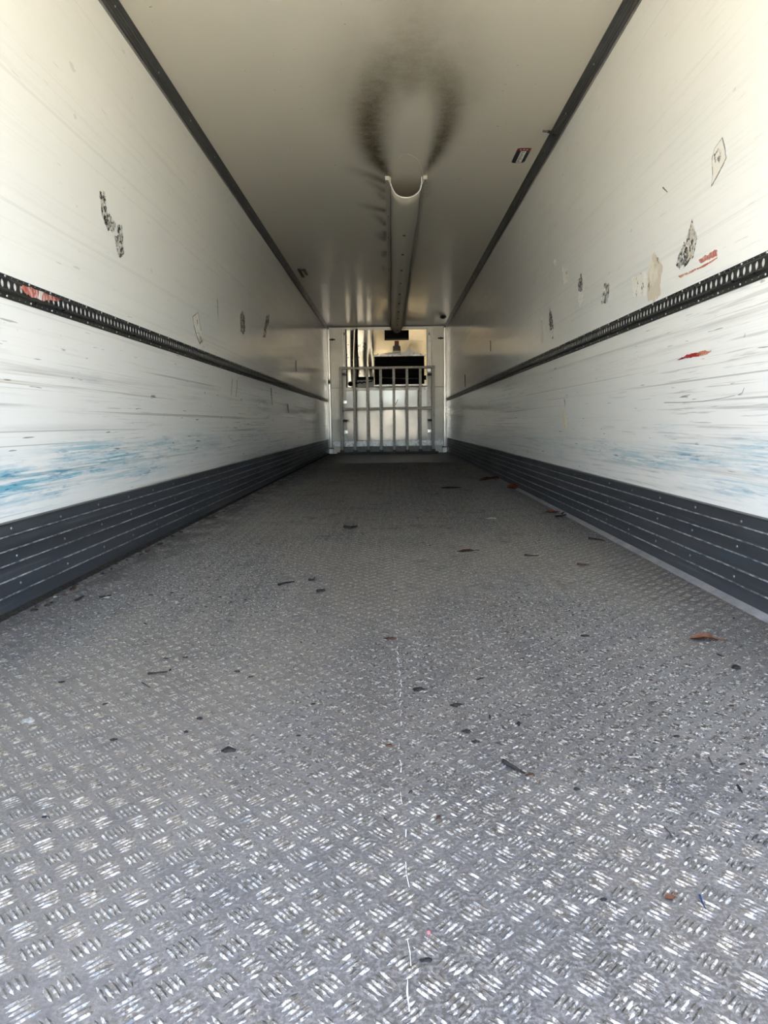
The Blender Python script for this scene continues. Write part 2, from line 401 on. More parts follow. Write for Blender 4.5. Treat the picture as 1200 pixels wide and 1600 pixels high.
stain([(601, 329, 3, .9), (588, 326, 5, .6), (572, 322, 5, .3), (560, 319, 4, .1)]); stain([(601, 350, 3, .8), (593, 341, 4, .5), (585, 335, 4, .2)])
stain([(601, 364, 4, .8), (600, 374, 4, .7), (592, 367, 5, .35)]); stain([(601, 394, 2.5, .8), (600, 400, 2.5, .6)]); stain([(600, 418, 2, .5), (600, 424, 2, .4)])
for k in range(5): stain([(665, 287 + 5 * k, 1.6, .55 - .07 * k), (671, 284 + 5 * k, 1.6, .2)])
# the air jet leaves a clean tongue straight ahead of the mouth
c0 = on_ceil(637, 272); c1 = on_ceil(655, 146); tt = np.clip((VY - c0.y) / (c1.y - c0.y), -.2, 1.4)
hw_ = .118 * np.sqrt(np.clip(1 - np.clip(tt, 0, 1.4) ** 2.2, 0.0, 1)) + .012
tongue = 1 / (1 + np.exp((np.abs(VX - (c0.x + (c1.x - c0.x) * tt)) - hw_) / .014)) * np.clip((1.12 - tt) / .35, 0, 1) * (VY < c0.y + .15)
soot *= 1 - .93 * tongue
vs = [(x, y, H) for x, y in zip(VX, VY)]; fs = []
for i in range(len(ys) - 1):
    for j in range(nx - 1): a = i * nx + j; fs.append((a, a + nx, a + nx + 1, a + 1))
nv = len(vs); y1 = ys[-1]; x1 = xs[-1]; x0 = xs[0]
vs += [(x0, Y0, H), (x1, Y0, H), (x1, y1, H), (x0, y1, H), (x0, Y0, H + .08), (x1, Y0, H + .08), (x1, y1, H + .08), (x0, y1, H + .08)]
fs += [tuple(nv + i for i in q) for q in ((4, 5, 6, 7), (0, 1, 5, 4), (1, 2, 6, 5), (2, 3, 7, 6), (3, 0, 4, 7))]
me = mesh('ceiling', vs, fs); set_attr(me, 'soot', np.concatenate([soot, np.zeros(8)]))
struct(link('ceiling', me, 'ceil'), 'cream gelcoat ceiling with flame-shaped soot stain ahead of the air duct', 'ceiling')

wb = MB().box(WL, WR, D, D + .10, 0, H).build('wall_back', 'back'); struct(wb, 'front bulkhead wall of the trailer behind the steel gate', 'wall')

# ------------------------------------------------------------------ floor: plate and five-bar tread pattern
floor = MB().box(WL, WR, Y0, D, -.10, 0).build('floor', 'plate'); struct(floor, 'aluminium five-bar tread plate floor, dirty and worn', 'floor')
P = .0592; BL, BW, BH, BS = .0305, .0054, .0022, .0074
S2 = math.sqrt(.5)
def bar_verts(ang):
    """local vertices of one five-bar cluster"""
    e = np.array([math.cos(ang), math.sin(ang)]); n = np.array([-e[1], e[0]])
    V = []; Fq = []
    prof = [(-.5, 0, 0), (-.26, .5, 0), (.26, .5, 0), (.5, 0, 0), (.26, -.5, 0), (-.26, -.5, 0), (-.24, 0, 1), (.24, 0, 1)]
    for k in range(5):
        b = len(V)
        for a, q, h in prof:
            p = e * a * BL + n * (q * BW + (k - 2) * BS); V.append((p[0], p[1], h * BH + .0001))
        Fq += [(b + 1, b + 6, b + 7, b + 2), (b + 5, b + 4, b + 7, b + 6), (b + 0, b + 6, b + 1), (b + 0, b + 5, b + 6), (b + 3, b + 2, b + 7), (b + 3, b + 7, b + 4)]
    return np.array(V), Fq
VA, FA = bar_verts(math.pi / 4); VB, FB = bar_verts(-math.pi / 4)
FA = [f[::-1] for f in FA]; FB = [f[::-1] for f in FB]
cent = []
p0 = on_floor(635, 1575); ox = XL + ((p0.x - XL) % P) - P; oy = Y0 + ((p0.y - Y0) % P)
nxp = int((XR - XL) / P) + 3; nyp = int((11.0 - Y0) / P)
for j in range(nyp):
    for i in range(nxp):
        for t in (0, 1):
            x = ox + (i + .5 * t) * P; y = oy + (j + .5 * t) * P
            if XL + .022 < x < XR - .022: cent.append((y, x, t))
near = []
for y, x, t in cent:
    if y < 2.5:
        u, v, d = project((x, y, 0))
        if -25 < u < 1225 and v < 1625: near.append((d, y, x, t))
near.sort(); near = near[:300]; nearset = {(y, x, t) for d, y, x, t in near}
rng = np.random.RandomState(3)
def worn(VT):
    V = VT.copy(); V[:, 2] *= 1 - .6 * rng.rand(len(V)); sh = (rng.rand(len(V), 3) - .5) * .0012; sh[:, 2] = 0; return V + sh
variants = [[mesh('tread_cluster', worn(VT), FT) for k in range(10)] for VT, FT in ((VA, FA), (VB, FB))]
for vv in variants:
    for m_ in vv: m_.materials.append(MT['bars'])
for d, y, x, t in near:
    o = link('tread_cluster', variants[t][rng.randint(10)], None, floor); o.location = (x, y, 0)
rest = [c for c in cent if c not in nearset]
def joined(sel, VT, FT):
    C = np.array([(x, y, 0) for y, x, t in sel]); n = len(C)
    jit = np.ones((n, len(VT), 3)); jit[:, :, 2] = 1 - .6 * np.random.rand(n, len(VT)); sh = (np.random.rand(n, len(VT), 3) - .5) * .0012; sh[:, :, 2] = 0
    return (VT[None] * jit + sh + C[:, None]).reshape(-1, 3), n
pa, na = joined([c for c in rest if c[2] == 0], VA, FA); pb, nb = joined([c for c in rest if c[2] == 1], VB, FB)
PV = np.concatenate([pa, pb]); tot = na + nb; kv = len(VA)
lo_a = np.concatenate([np.array(f) for f in FA]); lo_b = np.concatenate([np.array(f) for f in FB]); sizes = np.array([len(f) for f in FA])
loops = np.concatenate([(lo_a[None] + kv * np.arange(na)[:, None]).ravel(), (lo_b[None] + kv * (na + np.arange(nb))[:, None]).ravel()])
counts = np.tile(sizes, tot); starts = np.concatenate([[0], np.cumsum(counts)[:-1]])
me = bpy.data.meshes.new('tread_pattern'); me.vertices.add(len(PV)); me.vertices.foreach_set('co', PV.astype(np.float32).ravel())
me.loops.add(len(loops)); me.loops.foreach_set('vertex_index', loops.astype(np.int32))
me.polygons.add(len(counts)); me.polygons.foreach_set('loop_start', starts.astype(np.int32)); me.update(calc_edges=True); me.validate()
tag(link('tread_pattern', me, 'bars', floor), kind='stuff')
# jagged bright weld seam along the middle
mb = MB(); prev = None; y = .55; pts = []
while y < 6.5:
    pts.append((.0135 + random.uniform(-.0028, .0028) + .003 * math.sin(y * 9), y, random.uniform(.0003, .0011) * (1 if y < 2.2 else .6))); y += random.uniform(.012, .03)
for (xa, ya, wa), (xb, yb, wb_) in zip(pts[:-1], pts[1:]):
    if random.random() < (.42 if ya < 1.9 else .75): continue
    mb.add([(xa - wa, ya, .0004), (xa + wa, ya, .0004), (xb + wb_, yb, .0004), (xb - wb_, yb, .0004), ((xa + xb) / 2, (ya + yb) / 2, .0022)], [(0, 1, 4), (1, 2, 4), (2, 3, 4), (3, 0, 4)])
mb.build('weld_seam', 'weld', floor)
for s, x in ((1, XL), (-1, XR)):
    w_ = .022 if s > 0 else .030
    fix(MB().extrude_y([(x, 0), (x + s * w_, 0), (x + s * w_ * .75, .004), (x + s * .004, .012), (x, .013)], Y0, D - .02).build('sealant_strip', 'grit' if s > 0 else 'seal', floor))

# ------------------------------------------------------------------ kick plates
levels = [.303, .264, .216, .168, .116, .065, 0.0]
for side, s, x, wx_ in (('left', 1, XL, WL), ('right', -1, XR, WR)):
    root = thing('baseboard_' + side, 'dark grey ribbed aluminium kick plate below the wall with %s' % ('blue scuffs' if s > 0 else 'the red paint streak'), 'baseboard', (x, Y0, 0)); root['kind'] = 'structure'
    bands = []
    for k in range(6):
        zt, zb = levels[k] - (.0045 if k else 0), levels[k + 1] + .0005
        xo = x + s * (.0 if k % 2 else .0008)
        prof = [(wx_, zb), (xo - s * .002, zb), (xo, zb + .003), (xo, zt - .003), (xo - s * .002, zt), (wx_, zt)]
        bands.append(part(fix(MB().extrude_y(prof, Y0, D - .03).build('band', 'kick')), root))
        if k:
            z = levels[k]
            part(fix(MB().extrude_y([(wx_, z - .0045), (x + s * .002, z - .0045), (x + s * .0045, z - .002), (x + s * .0025, z + .0005), (wx_, z + .0005)], Y0, D - .03).build('rib', 'rib')), root)
    part(fix(MB().extrude_y([(wx_, .303), (x + s * .003, .303), (x + s * .003, .3065), (wx_, .310)], Y0, D - .03).build('top_lip', 'cove')), root)
    rm = rivet_mesh('kick_rivet_' + side, .0058, .004, 'x' if s > 0 else '-x'); rm.materials.append(MT['dark_rivet'])
    y = 1.96
    while y < D - .2:
        for z, ph, bi in ((.282, 0, 0), (.190, .02, 2), (.088, .03, 4)):
            o = link('rivet', rm, None, bands[bi]); o.location = (x + s * .0003, y + ph, z + random.uniform(-.004, .004))
        y += .353
    if s < 0: base_r = root
# ------------------------------------------------------------------ ceiling coves
for n_, s, x, lab in ((1, 1, WL, 'above the wall with blue scuffs'), (2, -1, WR, 'above the wall with the red streak')):
    prof = [(0, -.050), (.010, -.050), (.0125, -.045), (.011, -.036), (.018, -.033), (.0205, -.027), (.028, -.024), (.030, -.017), (.037, -.0135), (.040, -.008), (.046, -.006), (.050, 0), (0, 0)]
    o = thing('trim_%d' % n_, 'dark grey ribbed cove extrusion along the ceiling edge ' + lab, 'trim', (x, Y0, H)); o['kind'] = 'structure'
    part(fix(MB().extrude_y([(x + s * a, H + b) for a, b in prof], Y0, D).build('cove_profile', 'cove')), o)
    part(fix(MB().extrude_y([(x, H - .0505), (x + s * .0015, H - .0505), (x + s * .0015, H - .068), (x, H - .069)], Y0, D).build('sealant_bead', 'seal')), o)
    rm = rivet_mesh('cove_rivet_%d' % n_, .006, .004, 'x' if s > 0 else '-x'); rm.materials.append(MT['rivet'])
    y = 2.9
    while y < D - .3:
        q = link('rivet', rm); q.location = (x + s * .028, y, H - .024); part(q, o); y += .62
# ------------------------------------------------------------------ corner posts and bulkhead trims
for n_, s, x in ((3, 1, WL), (4, -1, WR)):
    o = thing('trim_%d' % n_, 'white corner post at the bulkhead on the side of the %s' % ('blue scuffed wall' if s > 0 else 'red streaked wall'), 'trim', (x, D, 0)); o['kind'] = 'structure'
    part(MB().bbox(x, x + s * .075, D - .034, D, .11, H - .02, .012).build('post_face', 'post'), o)
    part(MB().bbox(x, x + s * .022, D - .11, D - .022, .11, H - .02, .004).build('post_flank', 'post'), o)
    part(MB().bbox(x, x + s * .028, D - .040, D - .020, .11, H - .02, .003).build('post_groove', 'cove'), o)
    part(MB().bbox(x, x + s * .10, D - .05, D, 0, .105, .006).build('post_foot', 'post'), o)
    part(MB().bbox(x, x + s * .105, D - .13, D - .001, .105, .125, .004).build('foot_collar', 'hook'), o)
    part(MB().bbox(x, x + s * .06, D - .06, D, H - .06, H - .01, .006).build('post_cap', 'cove'), o)
o = struct(MB().box(WL, WR, D - .02, D, H - .022, H - .001).build('trim_5', 'cove'), 'dark joint strip where the ceiling meets the bulkhead', 'trim')

# ------------------------------------------------------------------ cargo rails
ZR0, ZR1 = 1.057, 1.138
HP = .0394
def cargo_rail(s, x, label):
    root = thing('cargo_rail', label, 'rail', (x, Y0, ZR0)); ya, yb = Y0, D - .03
    def X(d): return x + s * d
    ft = part(fix(MB().extrude_y([(X(0), 1.119), (X(.004), 1.119), (X(.007), 1.122), (X(.0045), 1.126), (X(.0045), 1.136), (X(.002), ZR1), (X(0), ZR1)], ya, yb).build('top_flange', 'rail')), root)
    fb = part(fix(MB().extrude_y([(X(0), ZR0), (X(.004), ZR0), (X(.006), 1.059), (X(.006), 1.072), (X(.0085), 1.0745), (X(.0085), 1.077), (X(0), 1.077)], ya, yb).build('bottom_flange', 'rail')), root)
    part(fix(MB().extrude_y([(X(.004), 1.119), (X(.0165), 1.1165), (X(.0175), 1.1185), (X(.0165), 1.1205), (X(.003), 1.1245)], ya, yb).build('upper_lip', 'rail_mid')), root)
    part(fix(MB().extrude_y([(X(.0), 1.077), (X(.0175), 1.0815), (X(.0180), 1.0835), (X(.016), 1.0855), (X(.0), 1.0835)], ya, yb).build('lower_lip', 'rail_mid')), root)
    # slotted face, one cell per slot
    z0, z1 = 1.0845, 1.1175; zc = (z0 + z1) / 2; N = 16; n = int((yb - ya) / HP)
    mf, mc = MB(), MB()
    near_n = 240
    for k in range(n):
        yc = ya + (k + .5) * HP; seg = N if k < 200 else 8
        inn = [(X(.016), yc + .0108 * math.cos(2 * math.pi * j / seg), zc + .0140 * math.sin(2 * math.pi * j / seg)) for j in range(seg)]
        outr = []
        for j in range(seg):
            a = 2 * math.pi * j / seg; cx, cz = math.cos(a), math.sin(a); q = 1 / max(abs(cx), abs(cz))
            outr.append((X(.016), yc + cx * q * HP / 2, zc + cz * q * (z1 - z0) / 2))
        dpt = [(X(.0125), p[1], p[2]) for p in inn]
        mf.add(inn + outr + dpt, [(j, (j + 1) % seg, seg + (j + 1) % seg, seg + j) for j in range(seg)] + [(2 * seg + j, 2 * seg + (j + 1) % seg, (j + 1) % seg, j) for j in range(seg)])
        cup = [(X(.0130), yc + .0110 * math.cos(2 * math.pi * j / seg), zc + .0142 * math.sin(2 * math.pi * j / seg)) for j in range(seg)]
        cup2 = [(X(.008), yc + .006 * math.cos(2 * math.pi * j / seg), zc + .003 + .006 * math.sin(2 * math.pi * j / seg)) for j in range(seg)]
        mc.add(cup + cup2, [(j, (j + 1) % seg, seg + (j + 1) % seg, seg + j) for j in range(seg)] + [tuple(range(seg, 2 * seg))])
    part(mf.build('slotted_face', 'rail'), root); tag(part(mc.build('slot_cups', 'cup', smooth=True), root), kind='stuff')
    rm = rivet_mesh('rail_screw', .0046, .003, 'x' if s > 0 else '-x'); rm.materials.append(MT['rivet'])
    small = MB(); y = ya + .06; c = 0
    while y < yb:
        for z, dpt in ((1.131, .0045), (1.0655, .006)):
            if c % 4 == 0:
                if y < 12: o = link('screw', rm, None, ft if z > 1.1 else fb); o.location = (X(dpt), y, z)
            else:
                rr = .0022
                small.add([(X(dpt + .0006), y + rr * math.cos(q * math.pi / 3), z + rr * math.sin(q * math.pi / 3)) for q in range(6)] + [(X(dpt + .0016), y, z)], [(q, (q + 1) % 6, 6) for q in range(6)])
        y += HP; c += 1
    tag(part(small.build('flange_dimples', 'cup'), root), kind='stuff')
    return root
cargo_rail(1, WL, 'dark perforated cargo rail with torn red tape stuck on it')
cargo_rail(-1, WR, 'dark perforated cargo rail on the wall above the red paint streak')

# ------------------------------------------------------------------ air duct on the ceiling
pL, pR = on_ceil(604, 277), on_ceil(662, 275)
YM = (pL.y + pR.y) / 2; XD = .152
duct = thing('air_duct', 'cream fabric air duct hung in a U under the ceiling', 'duct', (XD, YM, H))
def duct_half(t):            # half width and drop along the section, t from 0 (left flange) to 1 (right flange)
    a = math.pi * t
    return -math.cos(a), math.sin(a) ** .78
ny, ns = 60, 28; vs = []; fs = []
for i in range(ny + 1):
    q = i / ny; y = YM + (D - .365 - YM) * q
    hw = .128 - .012 * min(1, q * 3); dp = .185 + .022 * math.sin(math.pi * min(1, q * 1.5)) + .006 * math.cos(2 * math.pi * (y - YM) / .758) * min(1, q * 9)
    if i == 0: dp = .175
    for j in range(ns + 1):
        a, b = duct_half(j / ns); wob = .0025 * math.sin(y * 5 + j * .7)
        vs.append((XD + hw * a + wob, y - .05 * (b ** 2) * max(0, 1 - q * 40), H - .004 - dp * b))
for i in range(ny):
    for j in range(ns): k = i * (ns + 1) + j; fs.append((k, k + 1, k + ns + 2, k + ns + 1))
cv = link('canvas', mesh('canvas', vs, fs, True), 'canvas'); part(cv, duct)
sol = cv.modifiers.new('thickness', 'SOLIDIFY'); sol.thickness = .003; sol.offset = 0
mb = MB(); mb.tube([Vector(v) + Vector((0, -.003, 0)) for v in vs[:ns + 1]], .0052, 6); part(mb.build('hem', 'white', smooth=True), duct)
for s in (-1, 1):
    xa = XD + s * .132; prof = [(XD + s * a, H - b) for a, b in ((.168, 0), (.168, .005), (.156, .010), (.132, .062), (.133, .070), (.127, .072), (.124, .062), (.146, .008), (.142, 0))]
    fl = part(fix(MB().extrude_y(prof, YM - .012, D - .37).build('flange', 'flange')), duct)
    if s < 0: fl_l = fl
    else: fl_r = fl
    part(MB().bbox(xa + s * .004, xa + s * .038, YM - .02, YM - .010, H - .030, H, .002).build('end_clip', 'canvas'), duct)
rm = rivet_mesh('duct_rivet', .0075, .005, '-z'); rm.materials.append(MT['rivet'])
rd = rivet_mesh('duct_rivet_dark', .0075, .005, '-z'); rd.materials.append(MT['stitch'])
y = YM + .95; k = 0
while y < D - .3:
    for s in (-1, 1):
        o = link('rivet', rm if s > 0 else rd, None, fl_r if s > 0 else fl_l); o.location = (XD + s * .146, y, H - .036)
    part(MB().bbox(XD - .013, XD + .013, y - .005, y + .005, H - .004 - .217, H - .004 - .205, .002).build('seam_tab', 'stitch'), duct)
    y += .758; k += 1
    if y > D - .6: break
# thin pale cord looping from the corner of the mouth
pts = [on_ceil(u, v) - Vector((0, 0, .004)) for u, v in ((662, 276), (660, 266), (657, 256), (652, 248), (645, 243), (637, 240), (629, 241), (623, 246))]
part(MB().tube(pts, .003, 5, .0012).build('loose_cord', 'canvas'), duct)

# ------------------------------------------------------------------ bulkhead fittings (positions read off the bulkhead plane)
def B(cx, cy, Y): return on_y(480 + cx / 4.8, 480 + cy / 4.8, Y)
def brect(c0, c1, r0, r1, Y):
    a, b = B(c0, (r0 + r1) / 2, Y), B(c1, (r0 + r1) / 2, Y); t, u = B((c0 + c1) / 2, r0, Y), B((c0 + c1) / 2, r1, Y)
    return a.x, b.x, u.z, t.z
def bplate(name, mat, c0, c1, r0, r1, Yf, Yb, bev=.003):
    x0, x1, z0, z1 = brect(c0, c1, r0, r1, Yf); return MB().bbox(x0, x1, Yf, Yb, z0, z1, min(bev, (Yb - Yf) * .3)).build(name, mat)
def dented(name, mat, c0, c1, r0, r1, Yf, fn, n=26, mz=34):
    x0, x1, z0, z1 = brect(c0, c1, r0, r1, Yf); vs = []; fs = []
    for i in range(n + 1):
        for j in range(mz + 1):
            a, b = i / n, j / mz; vs.append((x0 + (x1 - x0) * a, Yf - fn(a, b) * math.sin(math.pi * min(1, max(0, a))) ** .3, z0 + (z1 - z0) * b))
    for i in range(n):
        for j in range(mz): k = i * (mz + 1) + j; fs.append((k, k + mz + 1, k + mz + 2, k + 1))
    nv = len(vs); vs += [(x0, Yf, z0), (x1, Yf, z0), (x1, Yf, z1), (x0, Yf, z1), (x0, Yf + .02, z0), (x1, Yf + .02, z0), (x1, Yf + .02, z1), (x0, Yf + .02, z1)]
    fs += [tuple(nv + q for q in f) for f in ((4, 7, 6, 5), (0, 4, 5, 1), (2, 6, 7, 3), (1, 5, 6, 2), (3, 7, 4, 0))]
    return link(name, mesh(name, vs, fs, True), mat)
YB = D - .002
# wall panels, joint strips, plinth: pieces of the bulkhead wall
for args in (('wall_panel', 'back', 168, 266, 168, 598), ('wall_panel', 'back', 168, 266, 604, 996), ('wall_panel', 'back', 932, 1030, 168, 598), ('wall_panel', 'back', 932, 1030, 604, 996)):
    bplate(*args, YB - .010, YB).parent = wb
low = dented('lower_panel', 'backlow', 292, 900, 624, 998, D - .03, lambda a, b: .006 * math.exp(-((a - .58) / .12) ** 2 - ((b - .72) / .22) ** 2) + .003 * math.sin(a * 9) * b, 40, 30); low.parent = wb
bplate('joint_strip', 'chan', 168, 1030, 598, 604, YB - .016, YB - .001).parent = wb
bplate('joint_strip', 'chan', 292, 900, 600, 624, D - .045, YB - .001).parent = wb
bplate('plinth', 'strip', 192, 1022, 1000, 1042, D - .04, YB).parent = wb
bplate('plinth', 'plinth', 262, 950, 1042, 1086, D - .06, YB).parent = wb
def ragged(pts, n=4, amp=.006, seed=0):
    r = random.Random(seed); out = []
    for a, b in zip(pts, pts[1:] + pts[:1]):
        a, b = Vector(a), Vector(b); L = (b - a).length; m_ = max(1, min(n, int(L / .012)))
        for k in range(m_):
            p = a + (b - a) * (k / m_); j = min(amp, L * .18)
            out.append(p + Vector((r.uniform(-j, j), r.uniform(-j, j), r.uniform(-j, j))))
    return out
def plate_poly(name, mat, pts, nrm, thick=.0008, lift=.0006, seed=0, amp=.005, n=5, flat_axis=None):
    pts = ragged([Vector(p) for p in pts], n, amp, seed); nrm = Vector(nrm)
    if flat_axis is not None:
        ax, v = flat_axis
        for p in pts: p[ax] = v
    base = [p + nrm * lift for p in pts]; top = [p + nrm * (lift + thick) for p in pts]; k = len(pts)
    # fan from the centre so that ragged outlines stay tidy
    c = sum(top, Vector()) / k; vs = base + top + [c]
    fs = [(k + i, k + (i + 1) % k, 2 * k) for i in range(k)] + [(i, (i + 1) % k, k + (i + 1) % k, k + i) for i in range(k)] + [tuple(range(k - 1, -1, -1))]
    return fix(link(name, mesh(name, vs, fs), mat))
part(MB().tube([B(663, 732, D - .05), B(672, 710, D - .055), B(681, 690, D - .05)], .006, 5).build('tear_strip', 'hook'), wb)
# locking channels
for c0, c1, cr, marks, lab in ((266, 291, 280, ((285, 712), (291, 936)), 'grey upright channel with two white markers, next to dented sheets'),
                               (902, 930, 915, ((916, 928), (913, 472)), 'grey upright channel with white markers, beside the black evaporator grille')):
    Yf = D - .06; x0, x1, z0, z1 = brect(c0, c1, 162, 1000, Yf)
    root = thing('locking_channel', lab, 'channel', ((x0 + x1) / 2, D, z0))
    prof = [(x0, D - .012), (x0, Yf), (x0 + .014, Yf), (x0 + .014, Yf + .03), (x1 - .014, Yf + .03), (x1 - .014, Yf), (x1, Yf), (x1, D - .012)]
    n = len(prof); vs = [(a, b, z0) for a, b in prof] + [(a, b, z1) for a, b in prof]
    part(fix(link('channel_body', mesh('channel_body', vs, [(i, (i + 1) % n, n + (i + 1) % n, n + i) for i in range(n)]), 'chan')), root)
    for mx, my in marks:
        a0, a1, b0, b1 = brect(mx - 13, mx + 13, my - 12, my + 12, Yf - .006); part(MB().bbox(a0, a1, Yf - .008, Yf + .002, b0, b1, .003).build('marker', 'reflector'), root)
    a0, a1, b0, b1 = brect((c0 + c1) / 2 - 5, (c0 + c1) / 2 + 3, 190, 210, Yf); part(MB().bbox(a0, a1, Yf - .004, Yf + .03, b0, b1, .002).build('slot_pin', 'hook'), root)
# dented aluminium cover sheets
cs = thing('cover_sheet', 'dented shiny aluminium sheet with dark joint beside the evaporator housing', 'panel', (B(400, 590, D - .10).x, D - .09, B(400, 590, D - .1).z))
part(dented('sheet', 'alu', 297, 372, 172, 600, D - .10, lambda a, b: .024 * math.exp(-((a - .78 + .12 * math.sin(b * 4)) / .22) ** 2) + .003 * math.sin(a * 9 + b * 2)), cs)
part(dented('sheet', 'alu', 380, 496, 172, 528, D - .10, lambda a, b: .034 * math.exp(-((a - .62 - .3 * (b - .5) ** 2) / .22) ** 2 - ((b - .35) / .38) ** 2) + .008 * math.sin(a * 6 + 3 * b) * b + .006 * math.sin(7 * b + a * 3)), cs)
part(bplate('joint_strip', 'black', 371, 381, 162, 545, D - .115, D - .085), cs); part(bplate('bottom_strip', 'black', 376, 497, 522, 545, D - .125, D - .085), cs); part(bplate('edge_strip', 'hook', 291, 298, 165, 600, D - .11, D - .08), cs)
part(bplate('cable_panel', 'white', 305, 497, 546, 598, D - .095, D - .07), cs)
rv = rivet_mesh('sheet_rivet', .012, .006, '-y'); rv.materials.append(MT['gray'])
for cx, cy in ((335, 235), (333, 322), (334, 412), (336, 498), (307, 282), (308, 378), (388, 292), (388, 378)):
    q = B(cx, cy, D - .112); o = link('rivet', rv); o.location = (q.x, D - .112 - (.02 if cx > 320 else .005), q.z); part(o, cs)
p = B(325, 575, D - .1); hp = [(p.x + .050 * math.cos(t * math.pi / 10), p.z + .050 * math.sin(t * math.pi / 10)) for t in range(20)]
mb = MB(); mb.add([(a, D - .112, b) for a, b in hp] + [(a, D - .09, b) for a, b in hp], [tuple(range(19, -1, -1))] + [(i, (i + 1) % 20, 20 + (i + 1) % 20, 20 + i) for i in range(20)])
part(fix(mb.build('cable_port', 'black')), cs)
wire = thing('drain_wire', 'black crinkled wire running from the round port to the evaporator', 'wire', tuple(B(345, 575, D - .12)))
part(MB().tube([B(a, b, D - .150) for a, b in ((343, 575), (365, 568), (378, 572), (395, 562), (410, 570), (425, 560), (440, 566), (460, 558), (480, 556), (492, 551))], .013, 6).build('wire_run', 'black'), wire)
# evaporator housing
YE = D - .30
ev = thing('evaporator_unit', 'yellowish metal evaporator housing with black grille and outlet under the duct', 'evaporator', (B(690, 590, YE).x, D, B(690, 590, YE).z))
x0, x1, z0, z1 = brect(500, 896, 168, 592, YE)
gx0, gx1, gz0, gz1 = brect(503, 878, 368, 578, YE)
part(dented('front_plate', 'alu2', 500, 896, 168, 362, YE, lambda a, b: .012 * math.sin(a * 5.3 + 1) * math.sin(b * 3.1) + .010 * math.exp(-((a - .75) / .12) ** 2 - ((b - .25) / .25) ** 2), 40, 24), ev)
part(MB().bbox(gx1, x1, YE, YE + .02, z0, gz1 + .02, .003).build('side_frame', 'alu2'), ev)
part(MB().bbox(x0, gx0, YE, YE + .02, z0, gz1 + .02, .002).build('side_frame', 'hook'), ev)
part(MB().bbox(x0, x1, YE - .006, YE + .02, gz1, gz1 + .035, .004).build('top_lip', 'strip'), ev)
part(MB().bbox(x0, x1, YE - .004, YE + .02, z0, gz0, .004).build('bottom_lip', 'strip'), ev)
part(MB().box(x0, x0 + .01, YE + .02, D - .002, z0, z1).build('side_plate', 'alu2'), ev); part(MB().box(x1 - .01, x1, YE + .02, D - .002, z0, z1).build('side_plate', 'alu2'), ev)
part(MB().box(x0 + .01, x1 - .01, YE + .16, D - .02, gz0 - .01, gz1 + .01).build('grille_back', 'black'), ev)
part(MB().box(x0 + .01, x1 - .01, YE + .02, D - .02, z0, z0 + .01).build('base_plate', 'alu2'), ev)
for k in range(15):
    zz = gz0 + (gz1 - gz0) * (k + .5) / 15; part(MB().add([(gx0, YE + .03, zz - .012), (gx1, YE + .03, zz - .012), (gx1, YE + .075, zz + .014), (gx0, YE + .075, zz + .014), (gx0, YE + .03, zz - .016), (gx1, YE + .03, zz - .016), (gx1, YE + .075, zz + .010), (gx0, YE + .075, zz + .010)],
        [(0, 1, 2, 3), (7, 6, 5, 4), (0, 4, 5, 1), (2, 6, 7, 3)]).build('grille_slat', 'black'), ev)
q0, q1 = B(560, 528, YE + .01), B(830, 534, YE + .01); part(MB().tube([(q0.x, YE + .015, q0.z), ((q0.x + q1.x) / 2, YE + .012, (q0.z + q1.z) / 2 - .01), (q1.x, YE + .015, q1.z)], .010, 6).build('grille_rod', 'galv'), ev)
part(bplate('outlet_box', 'blackbox', 580, 762, 172, 243, YE - .05, YE - .001), ev); part(bplate('outlet_frame', 'hook', 580, 762, 234, 246, YE - .056, YE - .03), ev)
part(bplate('red_label', 'red', 655, 688, 252, 288, YE - .016, YE - .010, .001), ev); part(bplate('grey_label', 'gray', 643, 700, 289, 326, YE - .016, YE - .010, .001), ev); part(bplate('white_label', 'white', 640, 702, 330, 354, YE - .016, YE - .010, .001), ev)
part(plate_poly('sealant_smear', 'chan', [B(a, b, YE - .012) for a, b in ((560, 352), (620, 342), (742, 350), (770, 305), (790, 325), (845, 350), (700, 360))], (0, -1, 0), .003, 0, 4, .015, 6, (1, YE - .013)), ev)  # ragged grey piece with one peak, laid over the front plate
for cx in (528, 740, 848):
    q = B(cx, 352, YE - .01); o = link('bolt', rv); o.location = (q.x, YE - .006, q.z); part(o, ev)
x0_, x1_, zz0, zz1 = brect(870, 892, 512, 545, YE); part(MB().bbox(x0_, x1_, YE - .03, YE, zz0, zz1, .004).build('latch', 'black'), ev)

